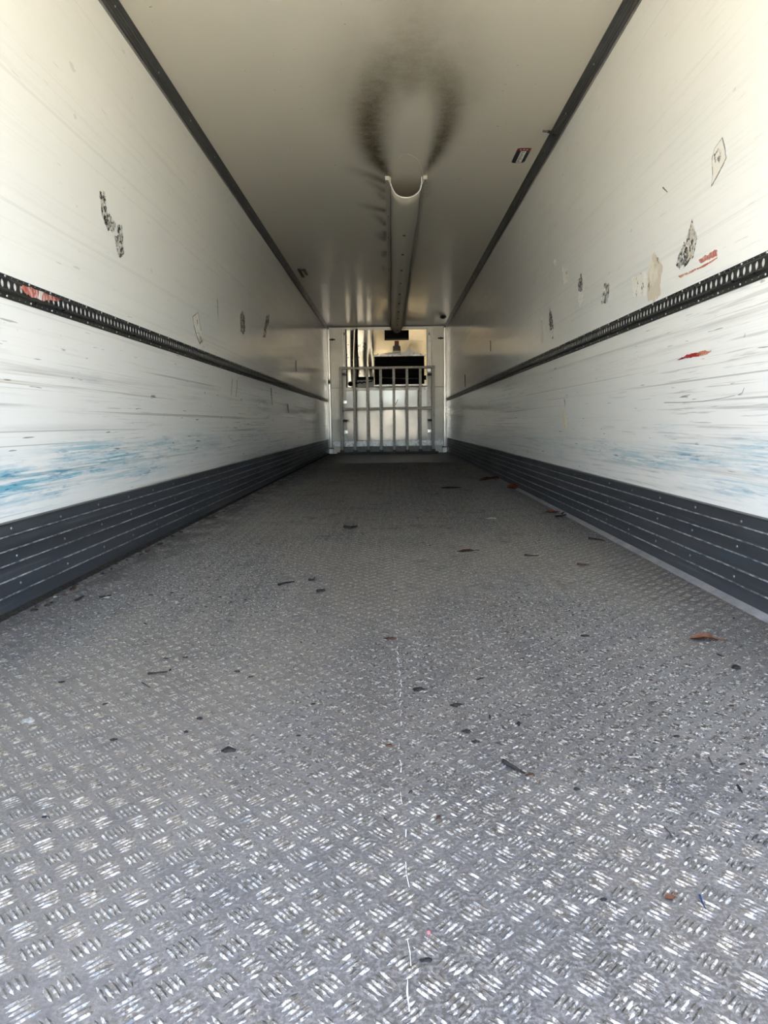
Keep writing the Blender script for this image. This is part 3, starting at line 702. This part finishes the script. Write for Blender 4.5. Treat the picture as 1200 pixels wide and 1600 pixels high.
# ------------------------------------------------------------------ steel gate
YG = D - .42
topL, topR = B(240, 455, YG), B(958, 455, YG); zt = (topL.z + topR.z) / 2 + .0
gate = thing('bulkhead_gate', 'galvanised steel barred gate standing before the bulkhead', 'gate', ((topL.x + topR.x) / 2, YG, 0))
T = .052
part(MB().bbox(topL.x, topR.x, YG - T / 2, YG + T / 2, zt - .022, zt + .030, .006).build('top_rail', 'galv'), gate)
tops = [250, 350, 450, 550, 648, 748, 848, 945]; bots = [262, 360, 458, 556, 655, 752, 850, 946]
mL = B(265, 762, YG).z; mR = B(940, 758, YG).z; zm = (mL + mR) / 2
bar_x = []
for a, b in zip(tops, bots):
    xt = B(a, 470, YG).x; xb = B(b, 1070, YG).x; xx = (xt + xb) / 2; bar_x.append(xx)
    lean = (xb - xt) * .5; wdt = .026 if a not in (250, 945) else .029
    vs = []
    for z, dx in ((.045, lean * .6), (zt - .022, -lean * .6)):
        vs += [(xx + dx - wdt, YG - T / 2, z), (xx + dx + wdt, YG - T / 2, z), (xx + dx + wdt, YG + T / 2, z), (xx + dx - wdt, YG + T / 2, z)]
        if z < 1: vs = [(v[0], v[1], v[2]) for v in vs]
    br_ = part(MB().add(vs, [(0, 3, 2, 1), (4, 5, 6, 7), (0, 1, 5, 4), (1, 2, 6, 5), (2, 3, 7, 6), (3, 0, 4, 7)]).build('bar', 'galv'), gate)
    MB().bbox(xx + lean * .6 - wdt - .012, xx + lean * .6 + wdt + .012, YG - T / 2 - .012, YG + T / 2 + .012, .040, .085, .006).build('bar_foot', 'rust', br_)
part(MB().bbox(bar_x[0], bar_x[-1], YG + T / 2, YG + T / 2 + .045, zm - .026, zm + .026, .005).build('middle_rail', 'galv'), gate)
part(MB().bbox(bar_x[0] - .10, bar_x[-1] + .10, YG - .05, YG + .05, .0, .042, .006).build('bottom_rail', 'rust'), gate)
for cx, cy in ((272, 500), (920, 498), (284, 850), (924, 845)):
    q = B(cx, cy, YG); part(MB().bbox(q.x - .035, q.x + .035, YG + .02, D - .072, q.z - .018, q.z + .018, .004).bbox(q.x - .042, q.x + .042, YG - .02, YG + .05, q.z - .030, q.z + .012, .004).build('clamp', 'hook'), gate)

# ------------------------------------------------------------------ small fittings
for cx, cy, s, x in ((187, 243, 1, WL), (1002, 232, -1, WR)):
    q = B(cx, cy, D - .03); o = thing('bulkhead_pin', 'small dark pin on the bulkhead near the %s corner post' % ('dented-sheet side' if s > 0 else 'ceiling-ring side'), 'pin', (q.x, D - .012, q.z))
    part(MB().tube([(q.x - .06, D - .03, q.z), (q.x + .06, D - .03, q.z)], .014, 8).build('pin_rod', 'hook'), o); part(MB().bbox(q.x - .015, q.x + .015, D - .035, D - .011, q.z - .022, q.z + .022, .004).build('pin_boss', 'hook'), o)
q = on_x(511, 596, WL + .02); o = thing('rail_clip', 'small metal clip on the corner post near the cargo rail end', 'clip', (WL + .02, D - .09, q.z))
part(MB().bbox(WL + .022, WL + .06, D - .10, D - .06, q.z - .03, q.z + .03, .006).build('clip_body', 'hook'), o); part(MB().tube([(WL + .03, D - .08, q.z + .03), (WL + .055, D - .08, q.z + .06)], .008, 6).build('clip_tongue', 'galv'), o)
# ring fitting on the ceiling near the bulkhead
c = on_ceil(692.5, 494.5); ring = thing('ceiling_ring', 'dark oval ring fitting on the ceiling near the bulkhead', 'ring', (c.x, c.y, H))
N = 20; vs = []; fs = []
for i in range(N):
    a = 2 * math.pi * i / N
    for j in range(8):
        b = 2 * math.pi * j / 8; r = .045 + .016 * math.cos(b); vs.append((c.x + r * math.cos(a), c.y + r * 2.2 * math.sin(a), H - .016 + .016 * math.sin(b)))
for i in range(N):
    for j in range(8): fs.append((i * 8 + j, i * 8 + (j + 1) % 8, ((i + 1) % N) * 8 + (j + 1) % 8, ((i + 1) % N) * 8 + j))
part(fix(link('ring_body', mesh('ring_body', vs, fs, True), 'hook')), ring); part(MB().bbox(c.x - .03, c.x + .03, c.y - .06, c.y + .06, H - .006, H, .002).build('ring_plate', 'rail_mid'), ring)
# staple-shaped bracket on the ceiling
a, b, c_ = on_ceil(466, 421), on_ceil(477, 421), on_ceil(472, 428); yb_ = c_.y
st = thing('ceiling_bracket', 'black staple-shaped bracket on the ceiling next to the cove', 'bracket', ((a.x + b.x) / 2, a.y, H))
yf, yn = max(a.y, b.y), on_ceil(472, 429).y
part(MB().bbox(a.x, b.x, yf - .05, yf + .03, H - .014, H, .003).build('crossbar', 'hook'), st)
part(MB().bbox(a.x - .008, a.x + .03, yn + .12, yf - .05, H - .014, H, .003).build('arm', 'hook'), st); part(MB().bbox(b.x - .034, b.x + .004, yn - .02, yf - .05, H - .014, H, .003).build('arm', 'hook'), st)
# hook on the cove
q = on_x(866, 207, WR - .04); hk = thing('cove_hook', 'short dark hook sticking out of the ceiling cove near the sticker', 'hook', (WR - .03, q.y, H - .03))
e = on_ceil(844, 206)
part(MB().tube([(WR - .03, q.y, H - .035), (WR - .055, q.y - .004, H - .033), (e.x + .035, q.y - .01, H - .030)], .009, 7).build('shank', 'hook'), hk)
part(MB().tube([(e.x + .04, q.y - .01, H - .030), (e.x, q.y - .012, H - .028)], .006, 6).build('tip', 'rail_mid'), hk); part(MB().bbox(WR - .042, WR - .026, q.y - .022, q.y + .022, H - .052, H - .018, .003).build('base_plate', 'hook'), hk)
# instruction sticker on the ceiling
cor = [on_ceil(u, v) for u, v in ((808, 231.5), (830, 231.5), (819.5, 254.5), (799.5, 254))]
xa, xb = (cor[0].x + cor[3].x) / 2, (cor[1].x + cor[2].x) / 2; yn, yf = min(cor[0].y, cor[1].y), max(cor[2].y, cor[3].y)
sk = thing('ceiling_sticker', 'black instruction sticker with red head and white text strip', 'sticker', ((xa + xb) / 2, yn, H))
def sq(name, mat, ax, bx, ay, by, lift, r=0.0):
    X0, X1 = xa + (xb - xa) * ax, xa + (xb - xa) * bx; Ya, Yb_ = yn + (yf - yn) * ay, yn + (yf - yn) * by
    pts = []
    for cx, cy, a0 in ((X1 - r, Yb_ - r, 0), (X0 + r, Yb_ - r, 90), (X0 + r, Ya + r, 180), (X1 - r, Ya + r, 270)):
        for k in range(5 if r else 1): t = math.radians(a0 + 22.5 * k); pts.append((cx + r * math.cos(t), cy + r * math.sin(t)))
    n = len(pts); mb = MB().add([(p, q, H - lift) for p, q in pts] + [(p, q, H - lift - .0006) for p, q in pts], [tuple(range(n)), tuple(range(2 * n - 1, n - 1, -1))] + [(i, (i + 1) % n, n + (i + 1) % n, n + i) for i in range(n)])
    return part(fix(mb.build(name, mat)), sk)
sq('backing', 'stick_black', 0, 1, 0, 1, .0, .03); sq('red_head', 'stick_red', .0, 1, 0, .18, .0007, .012); sq('text_strip', 'stick_white', .34, .74, .20, .97, .0007)
for k, (p, q) in enumerate(((.22, .08), (.68, .08), (.45, .06))): sq('print_mark', 'stick_white', p, p + .10, q, q + .05, .0014)
for k in range(9):
    wdt = random.uniform(.12, .26); sq('print_line', 'gray', .40, .40 + wdt, .26 + .075 * k, .26 + .075 * k + .028, .0014)

# ------------------------------------------------------------------ torn labels and paint marks on the walls
def wall_mark(name, mat, poly, x, label, cat, seed, amp=.006, group=None, lift=.0006, n=6, depth=.0008):
    s = 1 if x < 0 else -1
    pts = [on_x(u, v, x) for u, v in poly]; c = sum(pts, Vector()) / len(pts)
    root = plate_poly(name, mat, pts, (s, 0, 0), depth, lift, seed, amp, n, (0, x))
    return tag(root, label, cat, group)
L_, R_ = WL, WR
wall_mark('torn_label', 'res_dark', [(155, 299), (162, 298), (166, 310), (165, 324), (172, 338), (180, 350), (178, 362), (168, 360), (160, 340)], L_, 'dark upper strip of torn label residue on the blue scuffed wall', 'label', 1)
wall_mark('torn_label', 'res_dark', [(183, 350), (190, 352), (192, 375), (193, 398), (187, 405), (182, 390), (178, 368), (184, 366)], L_, 'dark lower strip of torn label residue on the blue scuffed wall', 'label', 2)
wall_mark('torn_label', 'res_line', [(301, 495), (309, 488), (314, 515), (317, 532), (313, 538), (307, 525), (303, 510)], L_, 'pale torn label outline just above the taped cargo rail', 'label', 3)
wall_mark('torn_label', 'res_dark', [(309, 518), (315, 524), (316, 535), (312, 538)], L_, 'small black scrap at the foot of the pale label outline', 'label', 4)
wall_mark('torn_label', 'res_dark', [(375, 494), (378, 486), (382, 495), (383, 515), (380, 524), (376, 518)], L_, 'narrow dark torn label midway along the blue scuffed wall', 'label', 5)
wall_mark('torn_label', 'res_dark', [(416, 494), (421, 492), (420, 505), (417, 510), (415, 528), (411, 526), (413, 512)], L_, 'thin dark torn label nearer the bulkhead on the blue scuffed wall', 'label', 6)
wall_mark('torn_label', 'res_line', [(1117, 232), (1129, 215), (1135, 247), (1130, 258), (1112, 291), (1114, 275), (1113, 248)], R_, 'pale kite-shaped torn label high on the red streaked wall', 'label', 11)
wall_mark('torn_label', 'res_dark', [(1117, 241), (1124, 231), (1122, 238), (1115, 247)], R_, 'small dark fleck inside the kite-shaped label', 'label', 12, .003, lift=.0016)
wall_mark('torn_label', 'res_grey', [(1082, 343), (1090, 375), (1084, 400), (1075, 412), (1068, 420), (1070, 385)], R_, 'large black and white torn label above the cargo rail', 'label', 13)
wall_mark('torn_label', 'res_dark', [(1070, 378), (1075, 390), (1072, 408), (1063, 419), (1057, 414), (1060, 400)], R_, 'black ragged lower edge of the large torn label', 'label', 14, lift=.0016)
wall_mark('torn_label', 'res_tan', [(1022, 395), (1030, 405), (1036, 418), (1032, 440), (1033, 460), (1024, 471), (1012, 470), (1012, 440), (1014, 415)], R_, 'tall tan torn label touching the cargo rail', 'label', 15)
wall_mark('torn_label', 'res_line', [(987, 434), (1010, 424), (1012, 445), (1008, 462), (990, 464)], R_, 'faint pale label ghost beside the tall tan label', 'label', 16)
wall_mark('torn_label', 'paper', [(1003, 455), (1007, 452), (1006, 462), (1001, 459)], R_, 'white paper scrap between the pale ghost and tan label', 'label', 17, .003, lift=.002)
wall_mark('torn_label', 'res_grey', [(945, 442), (953, 444), (951, 462), (949, 474), (939, 474), (942, 455)], R_, 'small black and white torn label between pale ghost and dark elongated label', 'label', 18)
wall_mark('torn_label', 'res_dark', [(908, 427), (911, 440), (910, 455), (904, 455), (903, 440)], R_, 'dark elongated torn label with white tail', 'label', 19)
wall_mark('torn_label', 'paper', [(905, 456), (912, 457), (910, 474), (906, 481), (904, 470)], R_, 'white tail under the dark elongated label', 'label', 20, .004)
wall_mark('torn_label', 'res_line', [(878, 417), (887, 418), (887, 440), (882, 445), (880, 435)], R_, 'thin pale torn label next to the tiny white chip', 'label', 21)
wall_mark('paint_chip', 'paper', [(865, 407), (869, 404), (870, 413), (867, 416)], R_, 'tiny white chip on the red streaked wall', 'chip', 22, .004)
wall_mark('torn_label', 'res_dark', [(859, 482), (862, 490), (865, 510), (864, 530), (861, 520), (858, 505)], R_, 'narrow dark torn label close above the cargo rail', 'label', 23)
wall_mark('torn_label', 'paper', [(858, 517), (867, 514), (867, 525), (860, 528)], R_, 'white scrap hanging from the narrow dark label', 'label', 24, .005, lift=.0016)
wall_mark('torn_label', 'res_line', [(846, 495), (849, 492), (850, 515), (849, 536), (845, 530), (847, 512)], R_, 'faint ghost strip beside the narrow dark label', 'label', 25)
wall_mark('torn_label', 'res_tan', [(881, 640), (886, 646), (888, 660), (885, 674), (880, 668), (877, 652)], R_, 'brown oval torn label below the cargo rail', 'label', 26)
wall_mark('paint_streak', 'red_paint', [(1057, 562), (1070, 556), (1092, 551), (1094, 555), (1080, 558), (1064, 562)], R_, 'bright red paint streak below the cargo rail', 'paint streak', 31, .004)
wall_mark('paint_streak', 'orange_paint', [(1088, 553), (1098, 549), (1112, 547), (1110, 551), (1096, 556)], R_, 'broken orange tail of the bright red streak', 'paint streak', 32, .004)
wall_mark('paint_streak', 'pink_paint', [(1092, 408), (1108, 397), (1121, 391), (1120, 398), (1106, 406), (1095, 411)], R_, 'faded red smear just above the cargo rail', 'paint streak', 33)
wall_mark('paint_streak', 'orange_paint', [(1060, 432), (1100, 414), (1121, 402), (1121, 404), (1098, 418), (1064, 434)], R_, 'thin rusty line under the faded red smear', 'paint streak', 34, .002)
wall_mark('paint_chip', 'paper', [(991, 554), (995, 553), (1005, 564), (1004, 567), (998, 563)], R_, 'white and brown chip beside the bright red streak', 'chip', 35, .003)
def scratch(poly, x, label, r, seed):
    s = 1 if x < 0 else -1; pts = [on_x(u, v, x) + Vector((s * .0003, 0, 0)) for u, v in poly]
    return tag(MB().tube(pts, r, 5, r * .6).build('scratch', 'scratch'), label, 'scratch')
scratch([(1038, 629), (1060, 629), (1100, 627), (1130, 622), (1148, 618)], R_, 'long thin dark scratch below the bright red streak', .0012, 1)
scratch([(1154, 617), (1160, 614), (1163, 606)], R_, 'short hooked end of the long thin scratch', .0015, 2)
scratch([(1036, 293), (1040, 297), (1043, 300)], R_, 'short dark nick high on the red streaked wall', .003, 3)
scratch([(339, 467), (340, 480), (341, 500)], L_, 'upright dark scratch above the taped cargo rail', .004, 4)
scratch([(363, 592), (362, 605), (361, 618)], L_, 'tall pale-edged scratch below the taped cargo rail', .003, 5)
scratch([(370, 594), (370, 607), (368, 620)], L_, 'second tall scratch below the taped cargo rail', .004, 6)
scratch([(423, 606), (424, 620), (425, 633)], L_, 'broad dark upright scratch below the taped cargo rail', .010, 7)
scratch([(449, 632), (450, 640), (451, 645)], L_, 'small dark upright nick nearest the bulkhead', .010, 8)
scratch([(882, 624), (883, 630), (883, 636)], R_, 'dark drip line above the brown oval label', .003, 9)
scratch([(462, 563), (462, 572), (463, 581)], L_, 'dark upright scratch above the rail near the bulkhead', .010, 10)
scratch([(727, 586), (727, 596), (727, 605)], R_, 'black upright scratch above the rail near the corner', .010, 11)
scratch([(767, 532), (767, 541), (767, 549)], R_, 'dark upright scratch high near the bulkhead end', .010, 12)
def torn_edge(root, poly, x, r):
    s = 1 if x < 0 else -1; pts = [on_x(u, v, x) + Vector((s * .001, 0, 0)) for u, v in poly]
    o = MB().tube(pts, r, 5).build('torn_edge', 'scratch', root); o.location = -root.location; return o
kite = [o for o in bpy.data.objects if o.get('label', '').startswith('pale kite')][0]
torn_edge(kite, [(1113, 248), (1117, 232), (1129, 215)], WR, .0010); torn_edge(kite, [(1129, 215), (1133, 231), (1135, 247), (1130, 258), (1121, 275), (1112, 291)], WR, .0018); torn_edge(kite, [(1112, 291), (1114, 275), (1113, 248)], WR, .0010)
pale_o = [o for o in bpy.data.objects if o.get('label', '').startswith('pale torn label outline')][0]
torn_edge(pale_o, [(307, 525), (303, 510), (301, 495), (309, 488), (312, 505), (314, 517)], WL, .0022); torn_edge(pale_o, [(307, 525), (312, 537), (316, 532)], WL, .004)
# torn tape on the cargo rail
tp = thing('torn_tape', 'torn red and grey tape stuck across a dark cargo rail', 'tape', tuple(on_x(62, 459, WL + .019)))
tx = WL + .0185
part(plate_poly('tape_body', 'tape', [on_x(u, v, tx) for u, v in ((31, 450), (36, 447), (50, 449), (68, 457), (85, 464), (96, 468), (86, 471), (70, 470), (52, 465), (38, 457))], (1, 0, 0), .0008, 0, 5, .004, 5, (0, tx)), tp)
part(plate_poly('tape_backing', 'tape_white', [on_x(u, v, tx) for u, v in ((60, 454), (66, 457), (65, 470), (61, 468))], (1, 0, 0), .0008, .001, 6, .003, 4, (0, tx)), tp)

# ------------------------------------------------------------------ litter on the floor
def leaf_mesh(name, L, W, seed, curl=.5):
    r = random.Random(seed); nu, nv = 9, 5; vs = []; fs = []
    for i in range(nu):
        t = i / (nu - 1); wd = W * (math.sin(math.pi * (t ** .8)) ** .8 + .04) * (1 + .18 * math.sin(i * 2.3 + seed))
        for j in range(nv):
            s = j / (nv - 1) * 2 - 1
            z = .006 + L * curl * .25 * (s * s) * math.sin(math.pi * t) + .10 * L * math.sin(2.5 * t + seed) ** 2 * curl + r.uniform(0, .02) * L
            vs.append(((t - .5) * L, s * wd * .5, z))
    for i in range(nu - 1):
        for j in range(nv - 1): k = i * nv + j; fs.append((k, k + nv, k + nv + 1, k + 1))
    n = len(vs); vs += [(x, y, z - .0012) for x, y, z in vs]; fs2 = [tuple(n + q for q in f[::-1]) for f in fs]
    zmin = min(v[2] for v in vs); vs = [(x, y, z - zmin + .0012) for x, y, z in vs]
    return mesh(name, vs, fs + fs2, True)
def leaf(u, v, L, W, mat, label, seed, rot=0, curl=.5, group=None):
    p = on_floor(u, v); root = thing('dry_leaf', label, 'leaf', (p.x, p.y, 0), group); root.rotation_euler.z = rot
    b = link('blade', leaf_mesh('leaf_blade', L, W, seed, curl), mat, root)
    link('stalk', MB().tube([(L * .42, 0, .006), (L * .60, L * .03, .006), (L * .78, L * .10, .004)], .0014, 5).build('tmp', mat).data, mat, root)
    bpy.data.objects.remove(bpy.data.objects['tmp'])
    return root
leaf(1100, 1000, .075, .036, 'leaf', 'curled brown leaf lying alone on the bare tread plate', 3, -.35, .5)
leaf(806, 764, .19, .10, 'leaf_red', 'reddish leaf standing against the kick plate below the red streaked wall', 5, .4, .9)
leaf(762, 751, .20, .09, 'leaf_dark', 'dark brown leaf further along the same kick plate', 6, .2, .6)
leaf(775, 749, .16, .08, 'leaf_red', 'small red leaf touching the dark brown leaf', 7, -.5, .6)
leaf(863, 801, .10, .06, 'leaf_red', 'flat reddish leaf beside the black twig tuft', 8, .1, .4)
leaf(112, 906, .06, .035, 'leaf_red', 'small red leaf at the kick plate below the blue scuffs', 9, .5, .6)
leaf(521, 708, .26, .15, 'leaf_dark', 'dark leaf clump at the foot of a corner post', 10, 0, .9)
leaf(1047, 1404, .014, .010, 'leaf', 'tiny brown leaf scrap on the bright tread', 11, .2, .3)
leaf(728, 862, .09, .03, 'leaf_dark', 'narrow brown leaf fragment in the open floor', 12, .1, .3)
def twig(pix, r, mat, label, group=None, r1=None, cat='twig', name='twig'):
    pts = [on_floor(u, v) for u, v in pix]; b = pts[0]
    pts = [p + Vector((0, 0, r + .0015)) for p in pts]
    o = MB().tube([p - b for p in pts], r, 6, r1 if r1 is not None else r * .5).build(name, mat); o.location = b
    return tag(o, label, cat, group)
twig([(231, 1055), (246, 1054), (262, 1052)], .0032, 'twig', 'straight black twig below the blue scuffed wall')
twig([(786, 1193), (796, 1200), (806, 1205), (813, 1209), (820, 1213)], .0042, 'grit', 'thick black rubber shred on the tread plate', None, .0016, name='rubber_shred', cat='rubber shred')
twig([(920, 843), (935, 845), (944, 847)], .006, 'twig', 'black twig near the kick plate under the red streak')
twig([(820, 869), (830, 870), (842, 870)], .005, 'twig', 'slim black twig in the open floor')
twig([(902, 883), (910, 884), (920, 884)], .005, 'leaf_dark', 'slim brown twig in the open floor')
twig([(868, 809), (876, 808), (884, 806)], .008, 'twig', 'dark twig just in front of the flat reddish leaf')
twig([(878, 804), (886, 800), (888, 795)], .006, 'twig', 'black twig tuft leaning at the kick plate')
twig([(538, 826), (548, 827), (558, 825)], .010, 'twig', 'dark stick in the far middle of the floor')
twig([(495, 926), (502, 925), (508, 924)], .006, 'twig', 'short thick black stick in the middle of the floor')
twig([(1038, 1295), (1046, 1303), (1051, 1312)], .0009, 'twig', 'hair-thin bent twig on the bright tread')
twig([(1093, 1402), (1097, 1413), (1102, 1423)], .0016, 'bluebit', 'thin dark blue strip on the bright tread', name='plastic_strip', cat='strip')
twig([(1107, 1185), (1111, 1193), (1114, 1199)], .0012, 'twig', 'tiny dark twig below the lone brown leaf')
twig([(222, 1068), (228, 1072), (234, 1076)], .0016, 'grit', 'faint dark fibre next to the straight black twig')
twig([(155, 935), (165, 934), (174, 932)], .004, 'twig', 'dark twig beside the small pale chip')
twig([(118, 940), (125, 936), (131, 933)], .004, 'twig', 'dark twig by the small red leaf')
twig([(320, 811), (330, 811), (340, 810)], .007, 'twig', 'long dark twig at the foot of the kick plate below blue scuffs')
twig([(435, 916), (445, 913), (460, 911)], .005, 'grit', 'dark fibrous strand on the middle floor')
twig([(482, 908), (490, 908), (492, 905)], .005, 'grit', 'short dark fibrous strand on the middle floor')
twig([(600, 1280), (608, 1287)], .001, 'grit', 'tiny black splinter beside the weld seam')
twig([(765, 1120), (766, 1126)], .002, 'grit', 'small black crumb strand in the open tread')
def lump(u, v, sx, sy, sz, mat, label, seed, group=None, name='debris_flake', cat='debris', rot=0):
    r = random.Random(seed); p = on_floor(u, v); n = 11; vs = []; fs = []
    outl = [(math.cos(2 * math.pi * i / n) * (1 + r.uniform(-.35, .35)), math.sin(2 * math.pi * i / n) * (1 + r.uniform(-.35, .35))) for i in range(n)]
    for q, z in ((1, 0), (.85, .6), (.4, 1)):
        for a, b in outl: vs.append((a * q * sx, b * q * sy, sz * z * (1 + r.uniform(-.3, .3)) if z else 0))
    vs.append((0, 0, sz * .9))
    for k in range(2):
        for i in range(n): fs.append((k * n + i, k * n + (i + 1) % n, (k + 1) * n + (i + 1) % n, (k + 1) * n + i))
    fs += [(2 * n + i, 2 * n + (i + 1) % n, 3 * n) for i in range(n)] + [tuple(range(n - 1, -1, -1))]
    o = link(name, mesh(name, vs, fs), mat); o.location = (p.x, p.y, .0002); o.rotation_euler.z = rot
    return tag(o, label, cat, group)
lump(714, 1102, .014, .010, .003, 'grit', 'black angular crumb in the middle of the tread', 1)
lump(655, 1077, .016, .014, .0022, 'grit', 'flat dark grease patch near the weld seam', 2)
lump(730, 1143, .010, .008, .0022, 'grit', 'small black smear between crumb and rubber shred', 3)
lump(744, 1159, .011, .006, .0020, 'grit', 'faint black smear just above the rubber shred', 4)
lump(610, 998, .018, .012, .003, 'leaf_dark', 'small dark square scrap far down the weld seam', 5)
lump(357, 1172, .014, .012, .003, 'grit', 'dark crumbly blot on the brownish tread', 6)
lump(290, 1144, .006, .006, .003, 'grit', 'round black crumb above the dark blot', 7)
lump(312, 1123, .008, .006, .003, 'grit', 'dark crumb above the round black crumb', 8)
lump(45, 1127, .014, .010, .006, 'pale', 'crumpled pale scrap below the blue scuffed wall', 9, name='paper_scrap', cat='scrap')
lump(167, 934, .012, .008, .005, 'pale', 'small pale chip on the floor below the blue scuffs', 10, name='paper_scrap', cat='scrap')
lump(86, 933, .008, .006, .004, 'pale', 'tiny pale chip close to the small red leaf', 11, name='paper_scrap', cat='scrap')
lump(275, 941, .009, .006, .004, 'pale', 'tan chip in the middle distance of the floor', 12, name='paper_scrap', cat='scrap')
lump(768, 810, .035, .022, .006, 'pale', 'flat pale scrap with dark edge far down the floor', 13, name='paper_scrap', cat='scrap')
lump(812, 779, .02, .012, .008, 'pale', 'pale chip near the standing reddish leaf', 14, name='paper_scrap', cat='scrap')
lump(913, 994, .012, .007, .004, 'grit', 'dark crumb on the floor level with the lone leaf', 15)
lump(1150, 1043, .013, .012, .005, 'grit', 'dark pebble below the lone brown leaf', 16, name='pebble', cat='pebble')
lump(670, 1458, .0022, .0022, .0024, 'pinkbit', 'tiny pink bead beside the weld seam', 17, name='bead', cat='bead')
lump(667, 1500, .008, .004, .0014, 'grit', 'curved black tar smear by the weld seam', 18)
lump(70, 1277, .007, .003, .002, 'grit', 'small dark sliver on the brownish tread', 19)
lump(702, 762, .10, .10, .004, 'grit', 'wide black grease stain far down the floor', 20, name='grease_stain', cat='stain')
lump(685, 1278, .004, .006, .003, 'leaf_dark', 'brown crumb beside the weld seam', 21)
lump(943, 1406, .004, .003, .0022, 'grit', 'black speck on the bright tread near the blue strip', 22)
# scattered crumbs: look-alikes that only their place tells apart
r = random.Random(99); placed = 0; tries = 0
while placed < 48:
    u, v = r.uniform(30, 1180), 720 + 520 * r.random() ** 1.6; p = on_floor(u, v)
    if not (XL + .06 < p.x < XR - .06 and p.y < D - .6): continue
    k = r.choice((0, 0, 1)); s = r.uniform(.005, .011) * (1 + max(0, p.y - 3) * .10)
    if k: lump(u, v, s * 1.4, s * .4, .002, 'twig', 'thin dark sliver of litter on the tread plate', 200 + placed, 'loose dark slivers on the floor', 'litter_sliver', 'litter', r.uniform(0, 3.1))
    else: lump(u, v, s * .8, s * .6, .002, r.choice(('grit', 'grit', 'leaf_dark')), 'small dark crumb of dirt on the tread plate', 200 + placed, 'loose dark crumbs on the floor', 'dirt_crumb', 'dirt')
    placed += 1
# dirt crumbs swept against the kick plate below the blue scuffs
for k in range(40):
    u = r.uniform(20, 430); v = 965 - (u / 515) * 256 + r.uniform(6, 22) * (1 - u / 600); p = on_floor(u, v)
    if p.x < XL + .03: continue
    s = r.uniform(.006, .014) * (1 + max(0, p.y - 3) * .1)
    lump(u, v, s, s * .7, .006, r.choice(('grit', 'grit', 'leaf_dark')), 'crumb of dirt swept against the kick plate below blue scuffs', 400 + k, 'crumbs along the kick plate', 'dirt_crumb', 'dirt')
